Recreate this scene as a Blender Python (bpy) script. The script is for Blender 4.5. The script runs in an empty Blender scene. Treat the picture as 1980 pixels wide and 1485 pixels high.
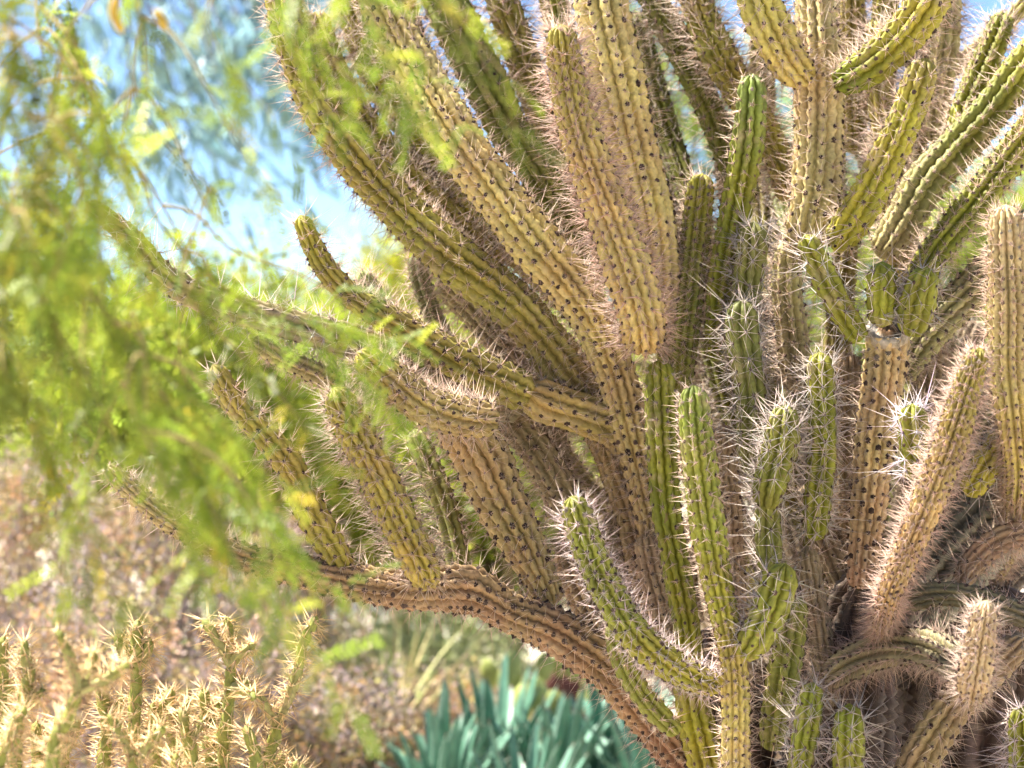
import bpy, math
import numpy as np
from mathutils import Vector, Matrix

R = np.random.default_rng(11)
rad = math.radians
scene = bpy.context.scene
COL = scene.collection

# ------------------------------------------------------------------ camera
CAM_Z = 1.6
K = 0.44                      # picture width / distance
cam_d = bpy.data.cameras.new('camera')
cam_d.sensor_width = 36
cam_d.lens = 36 / K
cam_d.clip_start = 0.05
cam_d.clip_end = 3000
cam_d.dof.use_dof = True
cam_d.dof.focus_distance = 4.72
cam_d.dof.aperture_fstop = 2.8
cam = bpy.data.objects.new('camera', cam_d)
cam.location = (0, 0, CAM_Z)
cam.rotation_euler = (rad(90), 0, 0)
COL.objects.link(cam)
scene.camera = cam

# ------------------------------------------------------------------ light
SUN_EL, SUN_AZ = 63, -68     # azimuth measured from +Y (behind the cactus) towards +X
world = bpy.data.worlds.new('World')
scene.world = world
world.use_nodes = True
wn = world.node_tree.nodes
sky = wn.new('ShaderNodeTexSky')
sky.sky_type = 'NISHITA'
sky.sun_disc = False
sky.sun_elevation = rad(SUN_EL)
sky.sun_rotation = rad(SUN_AZ)
sky.altitude = 2200
sky.air_density = 0.7
sky.dust_density = 0.0
sky.ozone_density = 4.0
wn['Background'].inputs[1].default_value = 0.06
world.node_tree.links.new(sky.outputs[0], wn['Background'].inputs[0])
sun_d = bpy.data.lights.new('sun', 'SUN')
sun_d.energy = 5.0
sun_d.angle = rad(0.5)
sun_d.color = (1, 0.94, 0.84)
sun = bpy.data.objects.new('sun', sun_d)
sdir = Vector((math.sin(rad(SUN_AZ)) * math.cos(rad(SUN_EL)), math.cos(rad(SUN_AZ)) * math.cos(rad(SUN_EL)), math.sin(rad(SUN_EL))))
sun.rotation_euler = sdir.to_track_quat('Z', 'Y').to_euler()
sun.location = (2, 4, 8)
COL.objects.link(sun)
scene.view_settings.view_transform = 'Standard'
scene.view_settings.look = 'None'
scene.view_settings.exposure = 2.3
scene.view_settings.gamma = 1.0
scene.cycles.max_bounces = 8
scene.cycles.diffuse_bounces = 4
scene.cycles.transmission_bounces = 4
scene.cycles.caustics_reflective = False
scene.cycles.caustics_refractive = False

# ------------------------------------------------------------------ helpers
def P(px, py, d):
    """a point seen at photo pixel px, py, standing d metres away"""
    k = K / 1980 * d
    return np.array([(px - 990) * k, d, CAM_Z - (py - 742.5) * k])

def mesh_np(name, v, faces, cols=None, smooth=False):
    v = np.ascontiguousarray(v, dtype=np.float32).reshape(-1, 3)
    f = np.ascontiguousarray(faces, dtype=np.int32)
    n, k = f.shape
    me = bpy.data.meshes.new(name)
    me.vertices.add(len(v))
    me.vertices.foreach_set('co', v.ravel())
    me.loops.add(n * k)
    me.loops.foreach_set('vertex_index', f.ravel())
    me.polygons.add(n)
    me.polygons.foreach_set('loop_start', np.arange(0, n * k, k, dtype=np.int32))
    me.polygons.foreach_set('loop_total', np.full(n, k, dtype=np.int32))
    if smooth:
        me.polygons.foreach_set('use_smooth', np.ones(n, dtype=bool))
    me.update(calc_edges=True)
    if cols is not None:
        c = np.ones((len(v), 4), dtype=np.float32)
        c[:, :3] = cols
        a = me.color_attributes.new('col', 'FLOAT_COLOR', 'POINT')
        a.data.foreach_set('color', c.ravel())
    return me

def add(name, me, mat=None, parent=None, kind=None, label=None):
    o = bpy.data.objects.new(name, me)
    COL.objects.link(o)
    if mat is not None and len(me.materials) == 0:
        me.materials.append(mat)
    if parent is not None:
        o.parent = parent
        if parent.type == 'EMPTY':
            o.matrix_parent_inverse = Matrix.Translation(-Vector(parent.location))
    if kind:
        o['kind'] = kind
    if label:
        o['label'] = label
    return o

def thing(name, loc, label, cat, group=None):
    e = bpy.data.objects.new(name, None)
    e.empty_display_size = 0.1
    e.location = [float(x) for x in loc]
    COL.objects.link(e)
    e['label'] = label
    e['category'] = cat
    if group:
        e['group'] = group
    return e

def unit(a):
    return a / np.maximum(np.linalg.norm(a, axis=-1, keepdims=True), 1e-9)

def spline(pts, step, extra=None):
    """Catmull-Rom through pts, resampled at an even step; extra columns follow along"""
    p = np.asarray(pts, float)
    q = np.vstack([2 * p[0] - p[1], p, 2 * p[-1] - p[-2]])
    out, ex, u = [], [], np.linspace(0, 1, 24, endpoint=False)[:, None]
    for i in range(len(p) - 1):
        a, b, c, d = q[i:i + 4]
        out.append(0.5 * (2 * b + (c - a) * u + (2 * a - 5 * b + 4 * c - d) * u ** 2 + (3 * b - a - 3 * c + d) * u ** 3))
        if extra is not None:
            ex.append(extra[i] + (extra[i + 1] - extra[i]) * (u * u * (3 - 2 * u)))
    out = np.vstack(out + [p[-1:]])
    s = np.r_[0, np.cumsum(np.linalg.norm(np.diff(out, axis=0), axis=1))]
    n = max(4, int(s[-1] / step) + 1)
    t = np.linspace(0, s[-1], n)
    c = np.stack([np.interp(t, s, out[:, k]) for k in range(3)], 1)
    if extra is None:
        return c, t
    e = np.vstack(ex + [np.asarray(extra[-1]).reshape(1, -1)])
    return c, t, np.stack([np.interp(t, s, e[:, k]) for k in range(e.shape[1])], 1)

def frames(c):
    T = unit(np.gradient(c, axis=0))
    n0 = np.array([0, -1.0, 0.0])
    n0 = n0 - T[0] * n0.dot(T[0])
    if np.linalg.norm(n0) < 1e-3:
        n0 = np.array([1.0, 0, 0]) - T[0] * T[0][0]
    N = [n0 / np.linalg.norm(n0)]
    for i in range(1, len(c)):
        v = N[-1] - T[i] * N[-1].dot(T[i])
        N.append(v / np.linalg.norm(v))
    N = np.array(N)
    return T, N, np.cross(T, N)

def tube(pts, radii, sides=7, step=0.03):
    ex = np.asarray(radii, float).reshape(-1, 1)
    c, s, r = spline(pts, step, ex)
    T, N, B = frames(c)
    a = np.linspace(0, 2 * math.pi, sides, endpoint=False)
    v = c[:, None] + r[:, :, None] * (N[:, None] * np.cos(a)[None, :, None] + B[:, None] * np.sin(a)[None, :, None])
    return v.reshape(-1, 3), ring_faces(len(c), sides)

def ring_faces(n, m, base=0):
    i = np.arange(n - 1)[:, None] * m
    j = np.arange(m)[None]
    k = (j + 1) % m
    f = np.stack([i + j, i + k, i + m + k, i + m + j], -1).reshape(-1, 4)
    return f + base

def join(parts):
    vs, fs, b = [], [], 0
    for v, f in parts:
        vs.append(v); fs.append(f + b); b += len(v)
    return np.vstack(vs), np.vstack(fs)

# ------------------------------------------------------------------ materials
def nodes_of(m):
    m.use_nodes = True
    nt = m.node_tree
    return nt, nt.nodes, nt.links, nt.nodes['Principled BSDF']

def coloured(name, rough=0.6, noise=60.0, spread=0.35, bump=0.0, bump_scale=200.0, trans=0.0, spec=0.4, blotch=None):
    """colour from the mesh's own 'col' attribute, mottled by noise"""
    m = bpy.data.materials.new(name)
    nt, ns, ln, b = nodes_of(m)
    at = ns.new('ShaderNodeAttribute'); at.attribute_name = 'col'
    tc = ns.new('ShaderNodeTexCoord')
    nz = ns.new('ShaderNodeTexNoise'); nz.inputs['Scale'].default_value = noise; nz.inputs['Detail'].default_value = 4
    ln.new(tc.outputs['Object'], nz.inputs['Vector'])
    mr = ns.new('ShaderNodeMapRange')
    mr.inputs['From Min'].default_value = 0.3; mr.inputs['From Max'].default_value = 0.7
    mr.inputs['To Min'].default_value = 1 - spread; mr.inputs['To Max'].default_value = 1 + spread
    ln.new(nz.outputs['Fac'], mr.inputs['Value'])
    mx = ns.new('ShaderNodeMix'); mx.data_type = 'RGBA'; mx.blend_type = 'MULTIPLY'; mx.inputs[0].default_value = 1
    ln.new(at.outputs['Color'], mx.inputs[6]); ln.new(mr.outputs[0], mx.inputs[7])
    out = mx.outputs[2]
    if blotch:
        n0 = ns.new('ShaderNodeTexNoise'); n0.inputs['Scale'].default_value = 9; n0.inputs['Detail'].default_value = 3
        ln.new(tc.outputs['Object'], n0.inputs['Vector'])
        r0 = ns.new('ShaderNodeMapRange'); r0.inputs['From Min'].default_value = 0.35; r0.inputs['From Max'].default_value = 0.65
        r0.inputs['To Min'].default_value = 0.488; r0.inputs['To Max'].default_value = 0.514
        ln.new(n0.outputs['Fac'], r0.inputs['Value'])
        hs = ns.new('ShaderNodeHueSaturation'); ln.new(out, hs.inputs['Color']); ln.new(r0.outputs[0], hs.inputs['Hue'])
        n9 = ns.new('ShaderNodeTexNoise'); n9.inputs['Scale'].default_value = 130; n9.inputs['Detail'].default_value = 3
        ln.new(tc.outputs['Object'], n9.inputs['Vector'])
        r9 = ns.new('ShaderNodeMapRange'); r9.inputs['From Min'].default_value = 0.3; r9.inputs['From Max'].default_value = 0.7
        r9.inputs['To Min'].default_value = 0.72; r9.inputs['To Max'].default_value = 1.22
        ln.new(n9.outputs['Fac'], r9.inputs['Value']); ln.new(r9.outputs[0], hs.inputs['Value'])
        out = hs.outputs[0]
        n2 = ns.new('ShaderNodeTexNoise'); n2.inputs['Scale'].default_value = 14; n2.inputs['Detail'].default_value = 7
        n2.inputs['Roughness'].default_value = 0.7
        ln.new(tc.outputs['Object'], n2.inputs['Vector'])
        r2 = ns.new('ShaderNodeMapRange'); r2.inputs['From Min'].default_value = 0.56; r2.inputs['From Max'].default_value = 0.72
        r2.inputs['To Max'].default_value = 0.75
        ln.new(n2.outputs['Fac'], r2.inputs['Value'])
        m2 = ns.new('ShaderNodeMix'); m2.data_type = 'RGBA'
        ln.new(r2.outputs[0], m2.inputs[0]); ln.new(out, m2.inputs[6]); m2.inputs[7].default_value = (*blotch, 1)
        out = m2.outputs[2]
        n4 = ns.new('ShaderNodeTexNoise'); n4.inputs['Scale'].default_value = 55; n4.inputs['Detail'].default_value = 3
        ln.new(tc.outputs['Object'], n4.inputs['Vector'])
        r4 = ns.new('ShaderNodeMapRange'); r4.inputs['From Min'].default_value = 0.66; r4.inputs['From Max'].default_value = 0.72
        r4.inputs['To Max'].default_value = 0.7
        ln.new(n4.outputs['Fac'], r4.inputs['Value'])
        m4 = ns.new('ShaderNodeMix'); m4.data_type = 'RGBA'
        ln.new(r4.outputs[0], m4.inputs[0]); ln.new(out, m4.inputs[6]); m4.inputs[7].default_value = (.2, .12, .06, 1)
        out = m4.outputs[2]
    ln.new(out, b.inputs['Base Color'])
    b.inputs['Roughness'].default_value = rough
    b.inputs['Specular IOR Level'].default_value = spec
    if bump:
        n3 = ns.new('ShaderNodeTexNoise'); n3.inputs['Scale'].default_value = bump_scale; n3.inputs['Detail'].default_value = 5
        ln.new(tc.outputs['Object'], n3.inputs['Vector'])
        bp = ns.new('ShaderNodeBump'); bp.inputs['Strength'].default_value = bump; bp.inputs['Distance'].default_value = 0.003
        ln.new(n3.outputs['Fac'], bp.inputs['Height']); ln.new(bp.outputs[0], b.inputs['Normal'])
    if trans:
        tr = ns.new('ShaderNodeBsdfTranslucent'); ln.new(out, tr.inputs['Color'])
        ms = ns.new('ShaderNodeMixShader'); ms.inputs[0].default_value = trans
        ln.new(b.outputs[0], ms.inputs[1]); ln.new(tr.outputs[0], ms.inputs[2])
        ln.new(ms.outputs[0], ns['Material Output'].inputs['Surface'])
    return m

M_stem = coloured('cactus_skin', rough=0.62, noise=30, spread=0.22, bump=0.35, bump_scale=160, blotch=(0.42, 0.32, 0.19), spec=0.3)
M_areole = coloured('areole_wool', rough=0.9, noise=300, spread=0.4, spec=0.1)
M_spine = coloured('spine', rough=0.45, noise=40, spread=0.25, trans=0.35)
M_leaf = coloured('leaf', rough=0.5, noise=25, spread=0.25, trans=0.5)
M_dry = coloured('dry_bits', rough=0.85, noise=25, spread=0.3, trans=0.25, spec=0.15)
M_bark = coloured('bark', rough=0.85, noise=70, spread=0.4, bump=0.8, bump_scale=60, spec=0.15)
M_agave = coloured('agave_skin', rough=0.5, noise=18, spread=0.18, spec=0.4)
M_pad = coloured('pad_skin', rough=0.6, noise=25, spread=0.2)
M_rock = coloured('rock', rough=0.9, noise=14, spread=0.4, bump=1.0, bump_scale=40, spec=0.2)

def ground_material():
    m = bpy.data.materials.new('desert_soil')
    nt, ns, ln, b = nodes_of(m)
    tc = ns.new('ShaderNodeTexCoord')
    n1 = ns.new('ShaderNodeTexNoise'); n1.inputs['Scale'].default_value = 1.3; n1.inputs['Detail'].default_value = 8
    ln.new(tc.outputs['Object'], n1.inputs['Vector'])
    cr = ns.new('ShaderNodeValToRGB')
    cr.color_ramp.elements[0].position = 0.3; cr.color_ramp.elements[0].color = (0.42, 0.34, 0.25, 1)
    cr.color_ramp.elements[1].position = 0.7; cr.color_ramp.elements[1].color = (0.58, 0.50, 0.39, 1)
    ln.new(n1.outputs['Fac'], cr.inputs[0])
    vo = ns.new('ShaderNodeTexVoronoi'); vo.inputs['Scale'].default_value = 45
    ln.new(tc.outputs['Object'], vo.inputs['Vector'])
    mx = ns.new('ShaderNodeMix'); mx.data_type = 'RGBA'; mx.blend_type = 'OVERLAY'; mx.inputs[0].default_value = 0.35
    ln.new(cr.outputs[0], mx.inputs[6]); ln.new(vo.outputs['Color'], mx.inputs[7])
    hs = ns.new('ShaderNodeHueSaturation'); hs.inputs['Saturation'].default_value = 0.75
    ln.new(mx.outputs[2], hs.inputs['Color'])
    ln.new(hs.outputs[0], b.inputs['Base Color'])
    b.inputs['Roughness'].default_value = 0.95
    bp = ns.new('ShaderNodeBump'); bp.inputs['Strength'].default_value = 0.8; bp.inputs['Distance'].default_value = 0.02
    ln.new(vo.outputs['Distance'], bp.inputs['Height']); ln.new(bp.outputs[0], b.inputs['Normal'])
    return m

# ------------------------------------------------------------------ ground
def build_ground():
    xs = np.r_[-1500, -300, -60, np.linspace(-20, 20, 81), 60, 300, 1500]
    ys = np.r_[-300, -60, -10, np.linspace(0, 40, 81), 80, 300, 2500]
    X, Y = np.meshgrid(xs, ys)
    Z = 0.05 * np.sin(X * 0.9 + 1) * np.sin(Y * 0.7) + 0.03 * np.sin(X * 2.3) * np.cos(Y * 1.9 + 0.5)
    Z[(abs(X) > 25) | (Y > 45)] = 0
    Z -= 0.08
    n, m = X.shape
    f = []
    for i in range(n - 1):
        j = np.arange(m - 1)
        f.append(np.stack([i * m + j, i * m + j + 1, (i + 1) * m + j + 1, (i + 1) * m + j], 1))
    me = mesh_np('ground', np.stack([X, Y, Z], -1), np.vstack(f), smooth=True)
    add('ground', me, ground_material(), kind='structure')
build_ground()

# ------------------------------------------------------------------ the columnar cactus
GREEN = (0.165, 0.19, 0.018)
DGREEN = (0.12, 0.155, 0.024)
YG = (0.30, 0.265, 0.03)
OLIVE = (0.27, 0.225, 0.042)
TAN = (0.51, 0.395, 0.145)
OCHRE = (0.43, 0.34, 0.10)
KHAKI = (0.34, 0.29, 0.12)
BROWN = (0.25, 0.185, 0.105)
GREY = (0.19, 0.175, 0.12)
SP_PALE = (0.74, 0.58, 0.46)
SP_GREY = (0.66, 0.6, 0.55)
SP_TAN = (0.74, 0.58, 0.44)

# spine habits: radials per areole, their length, centrals, their length, thickness, elevation
HABIT = {
    'tan':   (7, 0.025, 3, 0.054, 0.00056, 30),
    'mid':   (8, 0.028, 3, 0.056, 0.00064, 34),
    'dense': (10, 0.031, 6, 0.070, 0.00062, 40),
    'fur':   (10, 0.020, 4, 0.042, 0.00058, 42),
    'long':  (8, 0.052, 2, 0.095, 0.00085, 28),
    'short': (8, 0.016, 2, 0.034, 0.0008, 32),
    'thin':  (5, 0.022, 1, 0.030, 0.0007, 34),
}

def stem_arrays(pts, widths, fine, spacing, seed, cap_top=True, cap_base=True, twist=0.0):
    rg = np.random.default_rng(seed)
    w = np.asarray(widths, float).reshape(-1, 1)
    c, s, r = spline(pts, spacing / fine, w)
    r = r[:, 0]
    L = s[-1]
    ph = rg.uniform(0, 6.28, 3)
    r = r * (1 + 0.025 * np.sin(s * 17 + ph[0]) + 0.02 * np.sin(s * 41 + ph[1]))
    # gentle wandering so no stem is ruler-straight
    T, N, B = frames(c)
    amp = 0.05 * r.mean()
    c = c + (N * (np.sin(s * 9 + ph[2]) * amp)[:, None] + B * (np.sin(s * 7 + ph[0]) * amp)[:, None])
    # even ring spacing, with tight rings in the domes
    if cap_top:
        h = r[-1] * 1.25
        u = np.clip((s - (L - h)) / h, 0, 1)
        r = r * np.sqrt(np.maximum(1 - u ** 2.4, 0.0004))
    if cap_base:
        h = r[0] * 0.9
        u = np.clip((h - s) / h, 0, 1)
        r = r * np.sqrt(np.maximum(1 - u ** 2.4, 0.0004))
    return c, s, r, T, N, B, rg

class Stem:
    pass

def make_stem(root, pts, widths, col, tipcol=None, ribs=10, depth=0.2, spacing=0.027, bump=0.085, habit='tan',
              spcol=SP_PALE, seed=0, cut=False, dark=1.0, name='stem', label=None, spine_frac=1.0, areole=None, tip_from=0.6,
              pixel=True, cap_base=True, fine=2.6, basecol=None, bare=0.0, wool=(0.06, 0.04, 0.032)):
    """pts: (px, py, metres away); widths in photo pixels"""
    if pixel:
        p3 = np.array([P(*p) for p in pts])
        rr = np.array([w * 0.5 * K / 1980 * p[2] for w, p in zip(widths, pts)])
    else:
        p3, rr = np.asarray(pts, float), np.asarray(widths, float)
    c, s, r, T, N, B, rg = stem_arrays(p3, rr, fine, spacing, seed, cap_top=not cut, cap_base=cap_base)
    if areole is None:
        areole = {'tan': .0062, 'dense': .0048, 'fur': .004, 'short': .0042}.get(habit, .0052)
        if habit in ('dense', 'short', 'long', 'fur'):
            wool = (.085, .055, .042)
    depth = depth * 1.25 + .07
    L = s[-1]
    FR = np.array([-1, -.87, -.62, -.32, 0, .32, .62, .87])     # vertices across one rib, crowded at the groove
    per = len(FR)
    m = ribs * per
    tw = rg.uniform(-0.6, 0.6) * s + 0.05 * np.sin(s * 11 + rg.uniform(0, 6))
    rib_phase = (np.arange(ribs) % 2) * 0.5 + rg.uniform(-0.12, 0.12, ribs)
    rib_gain = rg.uniform(0.8, 1.15, ribs)

    def relief(q, dd, gain):
        crest = 1 - np.abs(dd) ** 3.2
        tub = 0.5 + 0.5 * np.cos(2 * math.pi * (q + 0.16))
        notch = np.exp(-((q - np.rint(q)) / 0.10) ** 2)
        return 1 - depth * gain * (1 - crest) - 0.10 * dd ** 2 + crest * bump * 1.5 * (tub - 0.55) - crest * bump * 0.4 * notch

    # every groove runs in a zigzag between the staggered bumps of the ribs beside it
    Qk = s[:, None] / spacing - rib_phase[None]
    zig = 0.5 + 0.07 * (np.cos(2 * math.pi * Qk) - np.cos(2 * math.pi * np.roll(Qk, -1, 1)))      # from rib k to the groove after it
    hp = zig[:, :, None]
    hm = (1 - np.roll(zig, 1, 1))[:, :, None]
    off = np.where(FR[None, None] >= 0, hp, hm) * FR[None, None]
    TH = ((np.arange(ribs)[None, :, None] + off) * 2 * math.pi / ribs).reshape(len(s), m)
    S2 = np.repeat(s[:, None], m, 1)
    rel = relief(np.repeat(Qk, per, 1), np.tile(FR, ribs)[None], np.repeat(rib_gain, per)[None])
    rad_ = rel * r[:, None] * (1 + 0.012 * np.sin(TH * 3 + S2 * 30))
    ang = TH + tw[:, None]
    v = c[:, None] + rad_[..., None] * (N[:, None] * np.cos(ang)[..., None] + B[:, None] * np.sin(ang)[..., None])
    t = s / L
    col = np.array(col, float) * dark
    col[0] = max(col[0], col[1] * .98)
    tc = np.array(tipcol if tipcol is not None else col, float) * (dark if tipcol is not None else 1)
    f = np.clip((t - tip_from) / max(1e-3, 1 - tip_from), 0, 1)
    f = f * f * (3 - 2 * f)
    cc = col[None] * (1 - f[:, None]) + tc[None] * f[:, None]
    if basecol is not None:
        bf = np.clip((0.5 - t) / 0.4, 0, 1)[:, None]
        cc = cc * (1 - bf) + np.array(basecol)[None] * dark * bf
    cc = np.repeat(cc[:, None], m, 1)
    cc = cc * (1 + 0.10 * np.sin(S2 * 23 + TH * 2 + rg.uniform(0, 6)))[..., None]
    # fresh growth shows greener on the rib crests, cork in patches
    vv = [v.reshape(-1, 3)]
    ff = [ring_faces(len(s), m)]
    me = mesh_np(name, np.vstack(vv), np.vstack(ff), cc.reshape(-1, 3), smooth=True)
    o = add(name, me, M_stem, root, label=label)
    # ---- areoles
    pk, ps = [], []
    for k in range(ribs):
        j = np.arange(-1, int(L / spacing) + 2)
        q = (j + rib_phase[k]) * spacing + rg.normal(0, spacing * 0.08, len(j))
        q = q[(rg.random(len(q)) > .04) & (q > 0.012 + bare * L) & (q < L - (0.004 if not cut else 0.01))]
        pk.append(np.full(len(q), k)); ps.append(q)
    pk, ps = np.concatenate(pk), np.concatenate(ps)
    if len(ps) == 0:
        return o
    I = lambda a: np.stack([np.interp(ps, s, a[:, i]) for i in range(3)], 1)
    cA, TA, NA, BA = I(c), unit(I(T)), I(N), I(B)
    rA = np.interp(ps, s, r)
    slope = np.interp(ps, s, np.gradient(r, s))
    # crest angle follows the wave
    thA = pk * 2 * math.pi / ribs
    pr = relief(ps / spacing - rib_phase[pk], np.zeros(len(ps)), rib_gain[pk]) * rA
    a = thA + np.interp(ps, s, tw)
    radial = unit(NA * np.cos(a)[:, None] + BA * np.sin(a)[:, None])
    tang = np.cross(TA, radial)
    pos = cA + radial * pr[:, None]
    be = np.arctan(np.clip(-slope, -6, 6))
    nor = unit(radial * np.cos(be)[:, None] + TA * np.sin(be)[:, None])
    up = unit(TA * np.cos(be)[:, None] - radial * np.sin(be)[:, None])
    M = len(pos)
    sz = np.minimum(areole, pr * 0.17) * rg.uniform(0.5, 1.2, M)
    k6 = np.linspace(0, 2 * math.pi, 6, endpoint=False)
    ring = pos[:, None] + sz[:, None, None] * (up[:, None] * (np.cos(k6) * 1.25)[None, :, None] + tang[:, None] * np.sin(k6)[None, :, None]) - nor[:, None] * (sz * 0.45)[:, None, None]
    apex = pos + nor * (sz * 0.8)[:, None] + up * (sz * 0.2)[:, None]
    av = np.concatenate([ring, apex[:, None]], 1)
    b7 = np.arange(M)[:, None] * 7
    af = np.stack([np.stack([b7[:, 0] + i, b7[:, 0] + (i + 1) % 6, b7[:, 0] + 6], 1) for i in range(6)], 1).reshape(-1, 3)
    fr = np.clip((ps / L - 0.88) / 0.12, 0, 1)[:, None]
    ac = np.array(wool)[None] * (1 - fr) + np.array((0.30, 0.26, 0.2))[None] * fr
    ac = ac * rg.uniform(0.6, 1.5, (M, 1))
    add('areoles', mesh_np('areoles', av, af, np.repeat(ac, 7, 0)), M_areole, o, kind='stuff')
    # ---- spines
    nr, lr, nc, lc, thick, el = HABIT[habit]
    if habit == 'long' and spcol == SP_PALE:
        spcol = (.66, .59, .54)
    n = nr + nc
    keep = (rg.random((M, n)) < spine_frac) & (rg.random((M, 1)) > .05)
    ce = np.arange(n) >= nr
    ph = np.where(ce[None], rg.uniform(0, 6.283, (M, n)), (np.arange(n)[None] + rg.uniform(-0.35, 0.35, (M, n)) + rg.uniform(0, 1, (M, 1))) * 2 * math.pi / nr)
    elv = np.where(ce[None], rg.uniform(38, 85, (M, n)), rg.normal(el, 11, (M, n)))
    elv = np.clip(np.radians(elv), 0.16, 1.5)
    ln = np.where(ce[None], lc * rg.uniform(0.4, 1.3, (M, n)), lr * rg.uniform(0.35, 1.3, (M, n)))
    tipn = np.clip((ps / L - 0.93) / 0.07, 0, 1)[:, None]
    ln = ln * (1 - 0.25 * tipn)
    d = nor[:, None] * np.sin(elv)[..., None] + np.cos(elv)[..., None] * (up[:, None] * np.cos(ph)[..., None] + tang[:, None] * np.sin(ph)[..., None])
    base = pos[:, None] + nor[:, None] * 0.001
    base = np.broadcast_to(base, d.shape)
    sel = keep.ravel()
    base, d, ln = base.reshape(-1, 3)[sel], unit(d.reshape(-1, 3)[sel]), ln.ravel()[sel]
    cen = np.broadcast_to(ce[None], (M, n)).ravel()[sel]
    cone_mesh(o, base, d, ln, np.where(cen, thick * 1.25, thick), spcol, rg)
    return o

def cone_mesh(o, base, d, ln, th, spcol, rg, name='spines', tipcol=(0.42, 0.26, 0.18)):
    Q = len(base)
    h = unit(np.cross(d, np.array([0.31, 0.52, 0.79])))
    g = np.cross(d, h)
    k3 = np.array([0, 2.0944, 4.18879])
    th = np.broadcast_to(th, (Q,)) * rg.uniform(0.75, 1.25, Q)
    ringv = base[:, None] + th[:, None, None] * (h[:, None] * np.cos(k3)[None, :, None] + g[:, None] * np.sin(k3)[None, :, None])
    bend = (h * rg.normal(0, 0.06, (Q, 1)) + g * rg.normal(0, 0.06, (Q, 1))) * ln[:, None]
    tip = base + d * ln[:, None] + bend
    v = np.concatenate([ringv, tip[:, None]], 1)
    b4 = np.arange(Q) * 4
    f = np.stack([np.stack([b4 + i, b4 + (i + 1) % 3, b4 + 3], 1) for i in range(3)], 1).reshape(-1, 3)
    cb = np.array(spcol)[None] * rg.uniform(0.65, 1.15, (Q, 1)) * (1 + rg.normal(0, 0.04, (Q, 3)))
    cv = np.repeat(cb[:, None], 4, 1)
    cv[:, 3] = np.array(tipcol)[None] * rg.uniform(0.7, 1.3, (Q, 1)) * 0.6 + cb * 0.4
    cv = np.clip(cv, 0.01, 0.85)
    add(name, mesh_np(name, v, f, cv.reshape(-1, 3)), M_spine, o, kind='stuff')

cactus = thing('columnar_cactus', (0.68, 5.05, -0.05), 'huge branching columnar cactus with many ribbed spiny stems filling the picture', 'cactus')

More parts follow.
